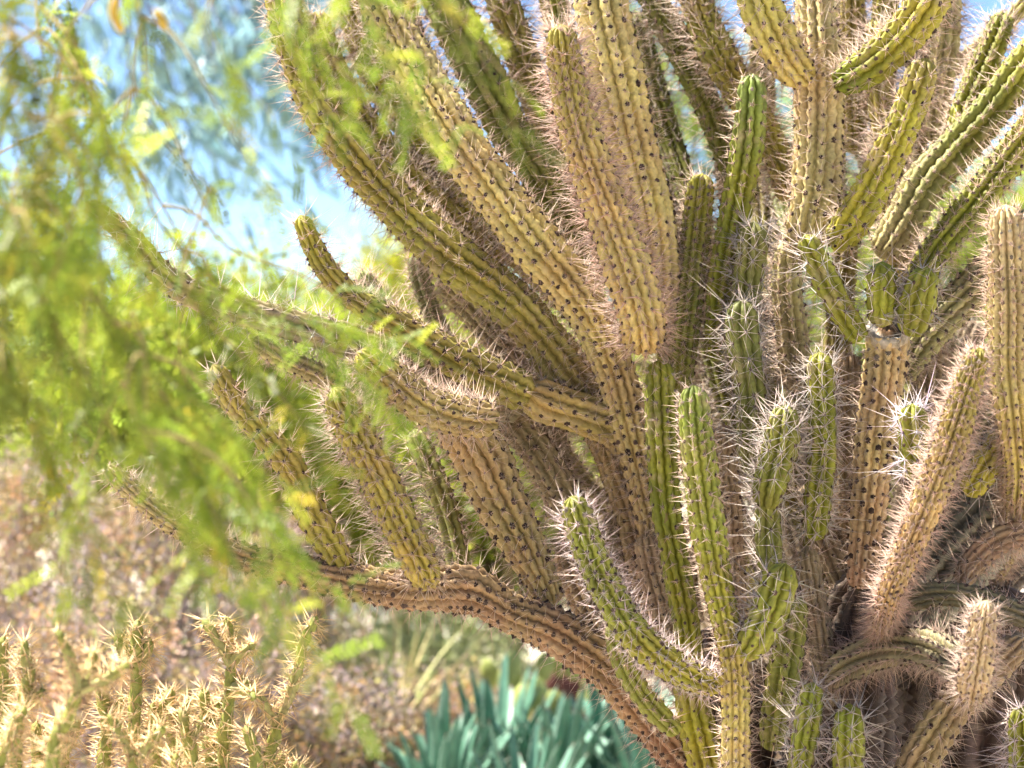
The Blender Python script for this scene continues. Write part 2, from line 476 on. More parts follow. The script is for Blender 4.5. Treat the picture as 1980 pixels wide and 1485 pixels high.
F = 5.0   # the cactus stands about five metres away
STEMS = [
    # ---- upper left fan
    dict(p=[(1262, 1170, .02), (1225, 1010, .02), (1190, 900, .02), (1160, 815, .02), (1090, 710, .0), (1018, 615, -.03), (960, 560, -.03), (880, 500, -.03), (790, 420, -.02), (690, 310, 0), (612, 195, .02), (570, 90, .04), (548, 0, .06), (540, -120, .1)], w=[62, 66, 78, 92, 98, 96, 100, 96, 92, 88, 82, 74, 70, 60], col=OLIVE, tipcol=YG, habit='mid', ribs=11, basecol=(.30, .20, .10)),
    dict(p=[(1300, 1200, .0), (1270, 1060, -.02), (1242, 930, -.04), (1215, 820, -.06), (1190, 720, -.08), (1155, 630, -.1), (1100, 545, -.1), (1035, 470, -.1), (950, 362, -.08), (880, 268, -.06), (820, 165, -.02), (765, 60, .02), (725, -40, .06), (690, -150, .1)], w=[64, 66, 70, 76, 80, 88, 96, 102, 102, 100, 98, 94, 88, 74], col=TAN, tipcol=OLIVE, habit='tan', ribs=12, tip_from=.75, basecol=(.36, .25, .12)),
    dict(p=[(970, 520, .16), (870, 425, .17), (790, 345, .18), (715, 250, .2), (650, 140, .22), (608, 22, .25)], w=[64, 66, 66, 62, 58, 50], col=OLIVE, habit='dense', ribs=9, spcol=(.8, .66, .54)),
    dict(p=[(1110, 590, .15), (1010, 490, .17), (925, 400, .19), (840, 305, .22), (765, 205, .25), (700, 90, .3), (665, -60, .35)], w=[70, 74, 74, 70, 66, 62, 54], col=YG, habit='dense', ribs=10, spcol=(.8, .66, .54)),
    dict(p=[(1150, 560, .2), (1120, 495, .2), (1085, 415, .2), (1040, 340, .2), (985, 258, .22), (935, 155, .24), (885, 50, .27), (850, -30, .3), (820, -140, .3)], w=[66, 70, 72, 76, 82, 90, 94, 90, 70], col=(.17, .185, .035), tipcol=GREEN, habit='mid', ribs=9, depth=.24),
    dict(p=[(1150, 520, .3), (1112, 420, .3), (1075, 300, .32), (1036, 190, .33), (1000, 90, .35), (970, 0, .37), (945, -110, .4)], w=[60, 64, 66, 68, 68, 66, 56], col=OLIVE, habit='dense', ribs=10),
    dict(p=[(1244, 672, -.2), (1240, 615, -.26), (1215, 528, -.28), (1180, 430, -.29), (1145, 330, -.3), (1112, 220, -.31), (1094, 120, -.33), (1085, 45, -.35)], w=[78, 92, 96, 92, 86, 78, 70, 58], col=(.48, .36, .13), tipcol=OLIVE, habit='dense', ribs=12, spacing=.024, tip_from=.5, spcol=(.70, .50, .40)),
    dict(p=[(1265, 660, .02), (1275, 570, .0), (1268, 470, -.02), (1248, 375, -.03), (1218, 275, -.03), (1192, 160, -.03), (1170, 50, -.02), (1152, -40, 0), (1135, -150, .02)], w=[72, 86, 92, 96, 102, 108, 110, 106, 84], col=TAN, habit='tan', ribs=11, tip_from=.8, tipcol=OCHRE),
    dict(p=[(1090, 80, .2), (1080, 10, .22), (1075, -70, .22)], w=[28, 34, 28], col=GREEN, habit='mid', ribs=7, depth=.28),
    dict(p=[(1210, 470, .45), (1150, 300, .45), (1100, 130, .45), (1055, -60, .45)], w=[60, 64, 60, 56], col=OLIVE, habit='dense', ribs=9, spine_frac=.8),
    dict(p=[(900, 330, .5), (830, 180, .5), (790, 60, .5), (765, -60, .5)], w=[56, 60, 60, 54], col=OLIVE, habit='dense', ribs=9, spine_frac=.8),
    # ---- upper right
    dict(p=[(1450, 400, .3), (1420, 330, .3), (1396, 268, .3), (1352, 168, .3), (1308, 75, .32), (1262, -5, .34), (1220, -110, .36)], w=[56, 58, 60, 60, 62, 58, 50], col=DGREEN, habit='mid', ribs=8, depth=.26),
    dict(p=[(1530, 390, .2), (1512, 325, .2), (1475, 250, .2), (1428, 175, .2), (1392, 110, .2), (1362, 45, .22), (1338, -30, .24), (1315, -120, .26)], w=[52, 58, 64, 70, 72, 68, 62, 52], col=OLIVE, habit='dense', ribs=11, spacing=.022, spine_frac=.7),
    dict(p=[(1552, 500, .02), (1562, 430, 0), (1573, 380, 0), (1580, 300, 0), (1582, 200, 0), (1580, 110, 0), (1578, 30, .02), (1574, -60, .05), (1570, -160, .08)], w=[66, 86, 96, 100, 98, 92, 82, 80, 66], col=(.46, .36, .16), habit='tan', ribs=12, spacing=.03, depth=.15, tip_from=.85, tipcol=OCHRE),
    dict(p=[(1562, 152, -.06), (1530, 122, -.1), (1500, 70, -.13), (1472, 10, -.15), (1455, -60, -.15), (1445, -150, -.15)], w=[62, 82, 86, 84, 80, 64], col=OCHRE, habit='mid', ribs=10, tipcol=YG, tip_from=.3),
    dict(p=[(1618, 163, -.06), (1660, 143, -.11), (1705, 112, -.15), (1750, 68, -.18), (1792, 10, -.2), (1830, -60, -.2), (1860, -140, -.2)], w=[60, 76, 80, 82, 82, 78, 62], col=YG, habit='mid', ribs=9, basecol=GREEN),
    dict(p=[(1800, 280, .3), (1815, 170, .3), (1828, 70, .3), (1832, -40, .3), (1835, -130, .3)], w=[50, 56, 60, 58, 50], col=KHAKI, habit='dense', ribs=9),
    dict(p=[(1386, 700, .0), (1390, 620, -.02), (1398, 550, -.04), (1412, 460, -.06), (1428, 370, -.08), (1444, 280, -.1), (1452, 210, -.12), (1456, 142, -.13)], w=[48, 54, 60, 64, 66, 64, 60, 54], col=GREEN, habit='short', ribs=8, depth=.3, spacing=.028, tipcol=(.17, .2, .04), spcol=SP_TAN),
    dict(p=[(1312, 760, .0), (1322, 660, 0), (1332, 560, 0), (1342, 470, 0), (1350, 400, 0), (1358, 335, 0)], w=[50, 56, 60, 60, 58, 50], col=(.19, .19, .032), tipcol=YG, habit='mid', ribs=9, depth=.25, spacing=.022),
    dict(p=[(1612, 478, -.08), (1640, 440, -.12), (1675, 382, -.15), (1705, 325, -.17), (1735, 262, -.19), (1765, 190, -.21), (1792, 112, -.23)], w=[58, 70, 74, 74, 72, 68, 60], col=YG, habit='mid', ribs=9, depth=.22, tipcol=OLIVE),
    dict(p=[(1738, 540, .2), (1735, 440, .2), (1722, 330, .2), (1704, 220, .22), (1694, 120, .24), (1690, 40, .26)], w=[54, 58, 54, 50, 48, 42], col=OLIVE, habit='dense', ribs=9),
    dict(p=[(1655, 300, .3), (1652, 180, .3), (1650, 60, .3), (1645, -60, .3)], w=[52, 54, 52, 46], col=OLIVE, habit='mid', ribs=9),
    dict(p=[(1705, 240, .4), (1706, 120, .4), (1712, 0, .4), (1718, -90, .4)], w=[52, 56, 54, 46], col=YG, habit='dense', ribs=9),
    dict(p=[(1700, 500, .1), (1745, 432, .1), (1790, 355, .1), (1850, 288, .1), (1915, 215, .08), (1975, 135, .06), (2040, 50, .04)], w=[60, 78, 82, 82, 80, 78, 68], col=DGREEN, habit='short', ribs=8, depth=.22, tipcol=YG, basecol=KHAKI),
    dict(p=[(1848, 300, .12), (1864, 220, .14), (1893, 150, .16), (1920, 85, .18), (1942, 25, .2)], w=[46, 54, 58, 58, 50], col=GREEN, habit='mid', ribs=8, depth=.26, spacing=.02),
    dict(p=[(1780, 200, .35), (1830, 145, .35), (1890, 95, .37), (1960, 30, .4), (2010, -30, .4)], w=[26, 32, 34, 34, 30], col=OLIVE, habit='mid', ribs=7),
    dict(p=[(1770, 545, .0), (1815, 475, 0), (1872, 405, 0), (1930, 332, 0), (1985, 262, 0), (2040, 190, 0)], w=[54, 62, 68, 70, 68, 58], col=GREEN, habit='mid', ribs=9, depth=.26, spacing=.02, tipcol=YG),
    dict(p=[(1830, 1220, .38), (1905, 1120, .34), (1962, 1020, .16), (1974, 915, -.25), (1960, 800, -.4), (1950, 700, -.42), (1952, 600, -.43), (1950, 500, -.44), (1946, 395, -.45)], w=[60, 60, 58, 66, 76, 84, 84, 80, 66], col=OCHRE, habit='fur', ribs=13, spacing=.022, tipcol=(.42, .32, .16), spcol=(.68, .49, .36)),
    # ---- centre
    dict(p=[(1428, 690, -.06), (1440, 610, -.1), (1450, 530, -.12), (1456, 480, -.13), (1458, 428, -.14)], w=[52, 58, 62, 60, 52], col=(.15, .175, .04), habit='long', ribs=8, depth=.26),
    dict(p=[(1664, 660, -.2), (1640, 622, -.22), (1606, 560, -.24), (1580, 505, -.25), (1556, 452, -.26)], w=[44, 56, 56, 52, 42], col=GREEN, habit='long', ribs=6, depth=.32, spine_frac=.55),
    dict(p=[(1664, 1140, -.08), (1672, 1060, -.1), (1684, 960, -.12), (1694, 860, -.13), (1706, 760, -.14), (1714, 690, -.15), (1716, 640, -.17)], w=[58, 66, 74, 80, 86, 88, 88], col=(.45, .32, .15), habit='tan', ribs=12, cut=True, basecol=(.38, .23, .13), spine_frac=.45, spacing=.026, depth=.14, name='stump_stem', label='tan stem sawn off flat with two green shoots on top'),
    dict(p=[(1706, 634, -.215), (1706, 575, -.23), (1708, 505, -.24)], w=[50, 62, 58], col=(.2, .21, .02), habit='long', ribs=8, depth=.16, spine_frac=.6, name='shoot'),
    dict(p=[(1758, 652, -.215), (1771, 595, -.24), (1790, 514, -.26)], w=[50, 70, 62], col=(.2, .21, .025), habit='long', ribs=8, depth=.16, spine_frac=.6, name='shoot'),
    dict(p=[(1540, 760, .05), (1532, 660, .05), (1520, 560, .05), (1524, 465, .05)], w=[58, 62, 62, 54], col=KHAKI, habit='mid', ribs=9, basecol=BROWN),
    dict(p=[(1735, 740, .04), (1775, 665, .05), (1830, 605, .05), (1890, 548, .05), (1945, 485, .05), (2000, 410, .05)], w=[60, 76, 80, 80, 76, 64], col=(.27, .235, .09), habit='tan', ribs=11),
    dict(p=[(1452, 900, -.12), (1454, 830, -.14), (1454, 765, -.16), (1444, 690, -.18), (1436, 630, -.19), (1436, 578, -.2)], w=[54, 62, 62, 68, 66, 54], col=(.13, .165, .04), habit='long', ribs=7, depth=.3, dark=1.0),
    dict(p=[(1574, 1046, -.2), (1580, 960, -.22), (1590, 860, -.24), (1588, 760, -.25), (1586, 680, -.26)], w=[46, 56, 58, 58, 50], col=GREEN, habit='long', ribs=7, depth=.3),
    dict(p=[(1482, 982, -.26), (1494, 920, -.29), (1512, 850, -.31), (1518, 782, -.32)], w=[56, 70, 68, 54], col=(.16, .185, .03), habit='long', ribs=8, depth=.28),
    dict(p=[(1490, 1120, -.2), (1488, 1050, -.22), (1486, 960, -.23)], w=[44, 54, 52], col=(.15, .17, .035), habit='long', ribs=7, depth=.26, spine_frac=.6),
    dict(p=[(1372, 1500, -.2), (1354, 1430, -.2), (1338, 1350, -.21), (1334, 1270, -.22), (1326, 1190, -.22), (1306, 1080, -.22), (1288, 980, -.22), (1279, 870, -.22), (1275, 770, -.22), (1275, 694, -.22)], w=[78, 76, 70, 56, 54, 58, 60, 62, 64, 54], col=GREEN, habit='short', ribs=9, depth=.3, basecol=YG, spacing=.03, spcol=SP_TAN),
    dict(p=[(1430, 1560, -.4), (1424, 1470, -.4), (1424, 1370, -.42), (1418, 1280, -.44), (1400, 1190, -.45), (1380, 1100, -.46), (1366, 1010, -.47), (1354, 910, -.47), (1345, 820, -.47), (1342, 744, -.47)], w=[58, 58, 56, 52, 58, 64, 70, 70, 68, 58], col=YG, tipcol=(.21, .235, .035), habit='short', ribs=11, depth=.22, spacing=.024, basecol=TAN, tip_from=.3),
    dict(p=[(1438, 1268, -.46), (1462, 1236, -.49), (1490, 1180, -.51), (1507, 1130, -.52), (1520, 1088, -.53)], w=[50, 68, 74, 70, 54], col=(.17, .2, .025), habit='long', ribs=8, depth=.3, spine_frac=.6),
    dict(p=[(1392, 1328, -.44), (1340, 1310, -.47), (1285, 1280, -.49), (1225, 1226, -.51), (1178, 1150, -.52), (1142, 1070, -.53), (1122, 1010, -.54), (1106, 958, -.55)], w=[44, 58, 66, 70, 68, 66, 62, 50], col=(.19, .2, .03), habit='mid', ribs=10, depth=.22, spacing=.021, spine_frac=.8, spcol=(.82, .68, .66), basecol=YG),
    dict(p=[(1312, 1420, -.34), (1262, 1370, -.36), (1224, 1318, -.37), (1198, 1262, -.38), (1185, 1200, -.38)], w=[38, 48, 46, 42, 34], col=(.17, .19, .03), habit='short', ribs=7, depth=.28),
    dict(p=[(1492, 1452, -.3), (1500, 1390, -.32), (1514, 1310, -.33), (1528, 1230, -.34), (1540, 1150, -.34)], w=[44, 60, 66, 62, 50], col=(.18, .19, .035), habit='mid', ribs=7, depth=.3, spine_frac=.6),
    dict(p=[(1542, 1540, -.45), (1552, 1460, -.46), (1564, 1390, -.47), (1573, 1318, -.48)], w=[48, 54, 54, 44], col=GREEN, habit='long', ribs=7, depth=.32, spine_frac=.8),
    dict(p=[(1640, 1560, -.5), (1641, 1490, -.5), (1642, 1430, -.5), (1642, 1360, -.5)], w=[58, 64, 64, 52], col=GREEN, habit='long', ribs=7, depth=.32, spine_frac=.8),
    dict(p=[(1985, 1570, -.5), (1982, 1490, -.5), (1980, 1420, -.5), (1975, 1362, -.5)], w=[56, 64, 64, 52], col=GREEN, habit='long', ribs=8, depth=.3, spcol=(.8, .68, .66)),
    dict(p=[(1670, 1390, .1), (1686, 1300, .0), (1700, 1225, -.26), (1716, 1160, -.44), (1742, 1095, -.49), (1778, 1015, -.52), (1812, 930, -.54), (1844, 840, -.56), (1870, 755, -.58), (1896, 672, -.6)], w=[44, 42, 42, 46, 54, 62, 66, 65, 60, 46], col=(.44, .29, .13), tipcol=OLIVE, habit='fur', ribs=14, spacing=.018, spcol=(.72, .52, .42), tip_from=.6),
    dict(p=[(1770, 930, -.4), (1767, 850, -.42), (1762, 780, -.43)], w=[50, 64, 54], col=GREEN, habit='long', ribs=7, depth=.3, spcol=(.8, .72, .78), label='short green shoot bristling with pale long spines'),
    dict(p=[(1602, 1314, -.1), (1655, 1275, -.18), (1730, 1248, -.28), (1805, 1255, -.4), (1858, 1290, -.5), (1890, 1330, -.55)], w=[60, 72, 78, 78, 72, 60], col=(.25, .21, .115), habit='mid', ribs=9, spacing=.022, depth=.24, spcol=(.6, .45, .36), label='stem bent over in an arch near the foot'),
    dict(p=[(1878, 1350, -.54), (1886, 1310, -.6), (1896, 1250, -.62), (1904, 1200, -.64), (1910, 1160, -.65)], w=[56, 70, 64, 52, 38], col=(.42, .31, .17), tipcol=(.44, .36, .2), habit='fur', ribs=12, spacing=.018, spcol=(.76, .6, .5), label='upturned bristling tip of the arched stem'),
    dict(p=[(1735, 1560, -.25), (1775, 1470, -.28), (1815, 1405, -.3), (1862, 1345, -.32), (1925, 1290, -.34), (1990, 1230, -.35)], w=[76, 80, 80, 76, 66, 50], col=(.28, .2, .1), habit='mid', ribs=10, spine_frac=.7),
    dict(p=[(1720, 1230, .1), (1780, 1150, .12), (1845, 1070, .14), (1920, 985, .16), (1990, 900, .16), (2080, 800, .16)], w=[120, 150, 168, 170, 160, 120], col=GREY, habit='tan', ribs=14, spine_frac=.2, depth=.14),
    dict(p=[(1855, 1130, -.08), (1895, 1075, -.1), (1945, 1040, -.12), (2010, 1030, -.14)], w=[44, 54, 56, 50], col=(.33, .22, .13), habit='dense', ribs=9),
    dict(p=[(1745, 1165, -.1), (1810, 1148, -.14), (1880, 1155, -.18), (1950, 1180, -.22), (2030, 1215, -.24)], w=[42, 50, 50, 50, 46], col=(.2, .17, .09), habit='mid', ribs=9, spine_frac=.5),
    dict(p=[(1604, 1370, -.1), (1592, 1290, -.1), (1582, 1210, -.1), (1570, 1130, -.1), (1560, 1055, -.1)], w=[50, 50, 50, 48, 42], col=BROWN, habit='tan', ribs=9, spine_frac=.6),
    dict(p=[(1430, 1330, -.04), (1422, 1240, -.04), (1418, 1150, -.04), (1414, 1050, -.04), (1408, 950, -.04), (1400, 820, -.04)], w=[56, 54, 54, 54, 52, 46], col=(.34, .24, .14), habit='tan', ribs=10, spine_frac=.7),
    dict(p=[(1658, 1190, .02), (1638, 1140, .03), (1612, 1085, .04), (1585, 1020, .05), (1560, 930, .06)], w=[60, 58, 54, 50, 46], col=(.24, .18, .1), habit='tan', ribs=9, spine_frac=.4),
    dict(p=[(1870, 960, -.2), (1910, 900, -.22), (1955, 845, -.24), (2010, 780, -.26)], w=[52, 64, 66, 56], col=YG, habit='long', ribs=8, spine_frac=.6, depth=.26),
    dict(p=[(1650, 1120, .08), (1642, 1000, .08), (1638, 880, .08), (1640, 770, .08), (1642, 680, .08)], w=[56, 60, 58, 56, 48], col=(.24, .16, .08), habit='dense', ribs=9, spcol=(.34, .25, .17)),
    dict(p=[(1775, 1000, .15), (1790, 880, .15), (1800, 760, .15), (1800, 640, .15)], w=[78, 80, 78, 66], col=(.23, .165, .09), habit='dense', ribs=10, spcol=(.36, .27, .19)),
    # ---- left side
    dict(p=[(1260, 905, .0), (1190, 830, -.03), (1130, 803, -.06), (1060, 780, -.09), (1010, 755, -.11)], w=[78, 84, 86, 88, 84], col=(.33, .235, .08), habit='tan', ribs=9, spine_frac=.7, basecol=BROWN, depth=.2, bump=.05),
    dict(p=[(1030, 764, -.11), (970, 738, -.13), (905, 708, -.15), (836, 668, -.17), (762, 626, -.19), (690, 582, -.2), (640, 535, -.2), (606, 480, -.2), (580, 415, -.2)], w=[84, 84, 76, 68, 60, 52, 46, 44, 36], col=(.24, .2, .045), tipcol=YG, habit='tan', ribs=9, depth=.2),
    dict(p=[(1010, 800, -.02), (930, 765, -.04), (840, 728, -.06), (762, 695, -.08), (690, 662, -.1), (600, 638, -.12), (520, 615, -.14), (440, 592, -.16), (370, 566, -.18), (310, 528, -.2), (245, 455, -.22), (165, 392, -.24)], w=[60, 68, 72, 72, 68, 64, 62, 58, 56, 52, 46, 38], col=(.25, .2, .12), habit='long', ribs=7, depth=.26, spine_frac=.5, tipcol=OLIVE),
    dict(p=[(962, 812, -.26), (930, 810, -.28), (870, 800, -.3), (810, 775, -.32), (755, 730, -.33), (690, 680, -.34)], w=[62, 78, 82, 80, 74, 56], col=(.33, .25, .09), habit='mid', ribs=11, spacing=.022, tipcol=YG),
    dict(p=[(1074, 1172, -.16), (1045, 1115, -.15), (1012, 1050, -.13), (968, 970, -.11), (932, 890, -.1), (895, 830, -.1), (850, 790, -.1)], w=[60, 72, 86, 104, 116, 112, 80], col=(.38, .27, .115), habit='tan', ribs=12, spacing=.031, areole=.0068, bump=.07, label='stout tan stem with large dark areoles rising from the low branch'),
    dict(p=[(1090, 1010, .1), (1068, 900, .1), (1058, 800, .1), (1010, 708, .12), (955, 645, .14), (905, 590, .16), (850, 540, .18)], w=[66, 66, 62, 62, 62, 60, 50], col=BROWN, habit='dense', ribs=10, spine_frac=.6, tipcol=KHAKI),
    dict(p=[(1140, 1080, .02), (1100, 980, .02), (1050, 890, .02), (1005, 830, .02), (960, 780, .02)], w=[66, 72, 70, 66, 58], col=(.25, .18, .095), habit='tan', ribs=10),
    dict(p=[(880, 700, .22), (846, 630, .22), (820, 560, .22), (803, 490, .22)], w=[36, 42, 42, 36], col=(.2, .22, .09), habit='mid', ribs=7, depth=.26, spacing=.02),
    dict(p=[(790, 650, .1), (752, 600, .12), (718, 560, .14), (694, 525, .15)], w=[38, 42, 42, 36], col=(.2, .22, .07), habit='mid', ribs=8, spacing=.02),
    dict(p=[(832, 1135, -.32), (808, 1085, -.36), (775, 1020, -.38), (740, 945, -.39), (704, 870, -.4), (672, 805, -.41), (646, 748, -.42)], w=[56, 72, 76, 78, 76, 70, 56], col=(.33, .25, .055), tipcol=OLIVE, habit='dense', ribs=11, spacing=.026, spcol=(.62, .48, .37), label='spiny olive stem standing on the low left branch'),
    dict(p=[(888, 1120, -.02), (876, 1040, 0), (852, 960, .02), (826, 895, .04), (800, 830, .06)], w=[44, 50, 52, 52, 46], col=(.2, .19, .05), habit='mid', ribs=7, depth=.26),
    dict(p=[(668, 1110, -.28), (640, 1060, -.3), (604, 1000, -.32), (558, 900, -.34), (505, 835, -.35), (452, 775, -.36), (412, 704, -.37)], w=[50, 60, 64, 60, 54, 50, 42], col=OLIVE, habit='mid', ribs=8, spine_frac=.8),
    dict(p=[(1420, 1600, -.1), (1345, 1500, -.12), (1285, 1430, -.15), (1228, 1362, -.18), (1185, 1302, -.2), (1128, 1255, -.22), (1060, 1212, -.23), (988, 1184, -.24), (905, 1138, -.25), (800, 1140, -.27), (715, 1130, -.28), (630, 1118, -.3), (556, 1100, -.31), (490, 1085, -.32), (420, 1058, -.33), (340, 1014, -.34), (270, 960, -.36), (205, 898, -.38)], w=[110, 95, 84, 84, 90, 96, 94, 80, 96, 80, 74, 68, 62, 56, 52, 50, 46, 36], col=(.27, .175, .085), tipcol=KHAKI, habit='tan', ribs=11, spine_frac=.6, spacing=.022, depth=.15, bump=.1, tip_from=.8, basecol=(.25, .14, .075), label='long low branch sweeping left from the base'),
    dict(p=[(720, 775, -.06), (665, 748, -.08), (615, 722, -.1), (545, 690, -.12), (486, 656, -.14)], w=[38, 42, 44, 42, 34], col=KHAKI, habit='mid', ribs=7, depth=.24, spacing=.02),
    dict(p=[(1240, 1060, .22), (1190, 995, .22), (1130, 945, .22), (1085, 880, .22), (1060, 820, .22)], w=[50, 54, 54, 50, 42], col=KHAKI, habit='mid', ribs=8, spacing=.02),
    dict(p=[(1235, 1310, .05), (1165, 1215, .05), (1118, 1120, .05), (1095, 1040, .05)], w=[66, 74, 70, 56], col=(.27, .19, .10), habit='tan', ribs=10),
    dict(p=[(1290, 1240, .1), (1235, 1140, .1), (1196, 1060, .1), (1180, 995, .1)], w=[64, 70, 66, 54], col=(.29, .21, .11), habit='tan', ribs=10),
    dict(p=[(1300, 1260, -.1), (1285, 1190, -.1), (1262, 1110, -.08), (1245, 1030, -.06)], w=[60, 62, 60, 50], col=(.36, .24, .14), habit='tan', ribs=10, spine_frac=.6),
]
for i, d in enumerate(STEMS):
    pts = [(a, b, F + c) for a, b, c in d['p']]
    kw = {k: v for k, v in d.items() if k not in ('p', 'w')}
    hb = HABIT[kw.get('habit', 'tan')]
    make_stem(cactus, pts, d['w'], seed=100 + i, **kw)

# stems farther round the back, closing the inside of the plant
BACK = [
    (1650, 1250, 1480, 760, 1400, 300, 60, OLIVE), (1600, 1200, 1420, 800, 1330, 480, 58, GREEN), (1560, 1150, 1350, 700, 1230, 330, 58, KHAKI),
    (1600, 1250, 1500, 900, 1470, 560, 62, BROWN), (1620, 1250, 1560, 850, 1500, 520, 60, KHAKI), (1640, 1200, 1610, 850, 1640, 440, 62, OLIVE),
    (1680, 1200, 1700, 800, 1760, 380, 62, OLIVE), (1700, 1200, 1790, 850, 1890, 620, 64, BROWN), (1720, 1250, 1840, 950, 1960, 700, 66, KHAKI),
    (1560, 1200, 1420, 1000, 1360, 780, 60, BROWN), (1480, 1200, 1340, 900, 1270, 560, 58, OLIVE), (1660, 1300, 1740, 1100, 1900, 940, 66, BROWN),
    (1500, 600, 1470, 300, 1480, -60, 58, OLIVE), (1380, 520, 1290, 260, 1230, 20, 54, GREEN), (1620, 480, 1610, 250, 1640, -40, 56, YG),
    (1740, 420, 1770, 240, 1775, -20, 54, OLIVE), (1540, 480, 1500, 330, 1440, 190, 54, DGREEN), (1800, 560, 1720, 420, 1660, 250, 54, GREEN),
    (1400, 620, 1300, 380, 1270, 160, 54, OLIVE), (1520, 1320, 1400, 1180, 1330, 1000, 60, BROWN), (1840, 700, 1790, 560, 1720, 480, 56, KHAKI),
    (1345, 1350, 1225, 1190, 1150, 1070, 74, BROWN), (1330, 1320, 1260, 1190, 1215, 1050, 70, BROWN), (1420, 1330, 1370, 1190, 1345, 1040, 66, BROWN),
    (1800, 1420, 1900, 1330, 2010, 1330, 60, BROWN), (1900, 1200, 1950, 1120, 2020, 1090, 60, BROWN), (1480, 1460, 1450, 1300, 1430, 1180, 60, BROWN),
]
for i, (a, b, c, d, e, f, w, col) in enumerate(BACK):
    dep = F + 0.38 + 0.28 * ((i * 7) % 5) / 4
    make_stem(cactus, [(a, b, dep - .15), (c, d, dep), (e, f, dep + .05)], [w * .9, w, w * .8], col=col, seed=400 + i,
              habit='mid', spine_frac=.55, ribs=9, depth=.22, spcol=(.56, .48, .42), dark=.7, fine=2.0)  # skin darkened and spines dulled to mimic shade deep inside the plant

# the woody foot: several thick old stems merging towards the ground
for i, (pts, w) in enumerate([
    ([(.60, 5.05, -.12), (.63, 5.03, .35), (.68, 4.98, .75), (.74, 4.98, 1.05), (.755, 4.93, 1.2)], [.17, .15, .13, .085, .06]),
    ([(.72, 5.02, -.12), (.60, 4.95, .3), (.50, 4.92, .55), (.462, 4.90, .70)], [.15, .12, .085, .052]),
    ([(.80, 5.08, -.12), (.86, 5.02, .35), (.82, 4.86, .6), (.783, 4.755, .76)], [.15, .12, .07, .036]),
    ([(.66, 4.98, -.12), (.58, 4.78, .35), (.49, 4.64, .62), (.450, 4.60, .79)], [.12, .08, .05, .026]),
    ([(.75, 5.1, -.12), (.80, 5.2, .5), (.78, 5.3, 1.0), (.76, 5.35, 1.25)], [.17, .16, .14, .08]),
    ([(.68, 4.95, -.12), (.68, 4.7, .35), (.655, 4.55, .62), (.650, 4.50, .81)], [.10, .08, .045, .028]),
    ([(.9, 5.0, -.12), (1.0, 4.8, .35), (1.0, 4.55, .62), (.993, 4.5, .80)], [.10, .08, .045, .028]),
    ([(.62, 5.0, -.12), (.60, 4.75, .35), (.565, 4.6, .62), (.558, 4.55, .82)], [.10, .07, .04, .024]),
    ([(.58, 4.95, -.12), (.47, 4.85, .35), (.415, 4.8, .62), (.406, 4.8, .81)], [.10, .08, .05, .036]),
    ([(.9, 5.2, -.12), (1.0, 5.25, .5), (1.08, 5.25, .9), (1.1, 5.2, 1.15)], [.14, .14, .12, .07]),
    ([(.62, 5.2, -.12), (.55, 5.3, .45), (.50, 5.3, .8), (.45, 5.3, 1.05)], [.12, .11, .09, .06]),
    ([(.85, 5.2, -.12), (.92, 5.3, .5), (.95, 5.3, .95), (.93, 5.3, 1.15)], [.14, .14, .12, .07]),
]):
    make_stem(cactus, pts, w, fine=2.2, col=(.085, .055, .038), ribs=9, depth=.16, seed=700 + i, pixel=False, habit='thin', spine_frac=.15, spcol=(.2, .15, .11), name='trunk', wool=(.05, .035, .03))  # bark and spines coloured near-black to stand in for shade in the hollows

# the sawn face of the stump: a dished grey callus with a raised rim
def callus():
    top = P(1716, 640, F - .17); below = P(1714, 690, F - .15)
    ax = unit(top - below)
    ax = unit(ax + np.array([0, -0.35, 0]))
    n = unit(np.cross(ax, [0, 0, 1.0])) if abs(ax[2]) < .99 else np.array([1.0, 0, 0])
    n = unit(np.cross(ax, [0.1, 1.0, 0])); b = np.cross(ax, n)
    r0 = 44 * K / 1980 * (F - .17)
    rg = np.random.default_rng(5)
    a = np.linspace(0, 2 * math.pi, 40, endpoint=False)
    v, cc = [], []
    for q, h, c in [(1.0, -.012, (.40, .31, .2)), (1.0, .004, (.38, .33, .26)), (.88, .011, (.42, .39, .34)), (.72, .006, (.36, .34, .31)), (.55, -.003, (.26, .24, .22)), (.40, .004, (.3, .2, .12)), (.28, .010, (.33, .2, .12)), (.16, .003, (.2, .15, .11)), (.01, .002, (.2, .16, .12))]:
        rr = r0 * q * (1 + .05 * np.sin(a * 12 + q * 9) + rg.normal(0, .02, 40))
        hh = h + rg.normal(0, .0022, 40)
        v.append(top + ax * hh[:, None] + rr[:, None] * (n * np.cos(a)[:, None] + b * np.sin(a)[:, None]))
        cc.append(np.array(c)[None] * rg.uniform(.7, 1.25, (40, 1)))
    me = mesh_np('callus', np.vstack(v), ring_faces(len(v), 40), np.vstack(cc), smooth=True)
    add('callus', me, M_bark, [o for o in cactus.children if o.name.startswith('stump_stem')][0], label='grey healed saw cut on top of the stump')
callus()

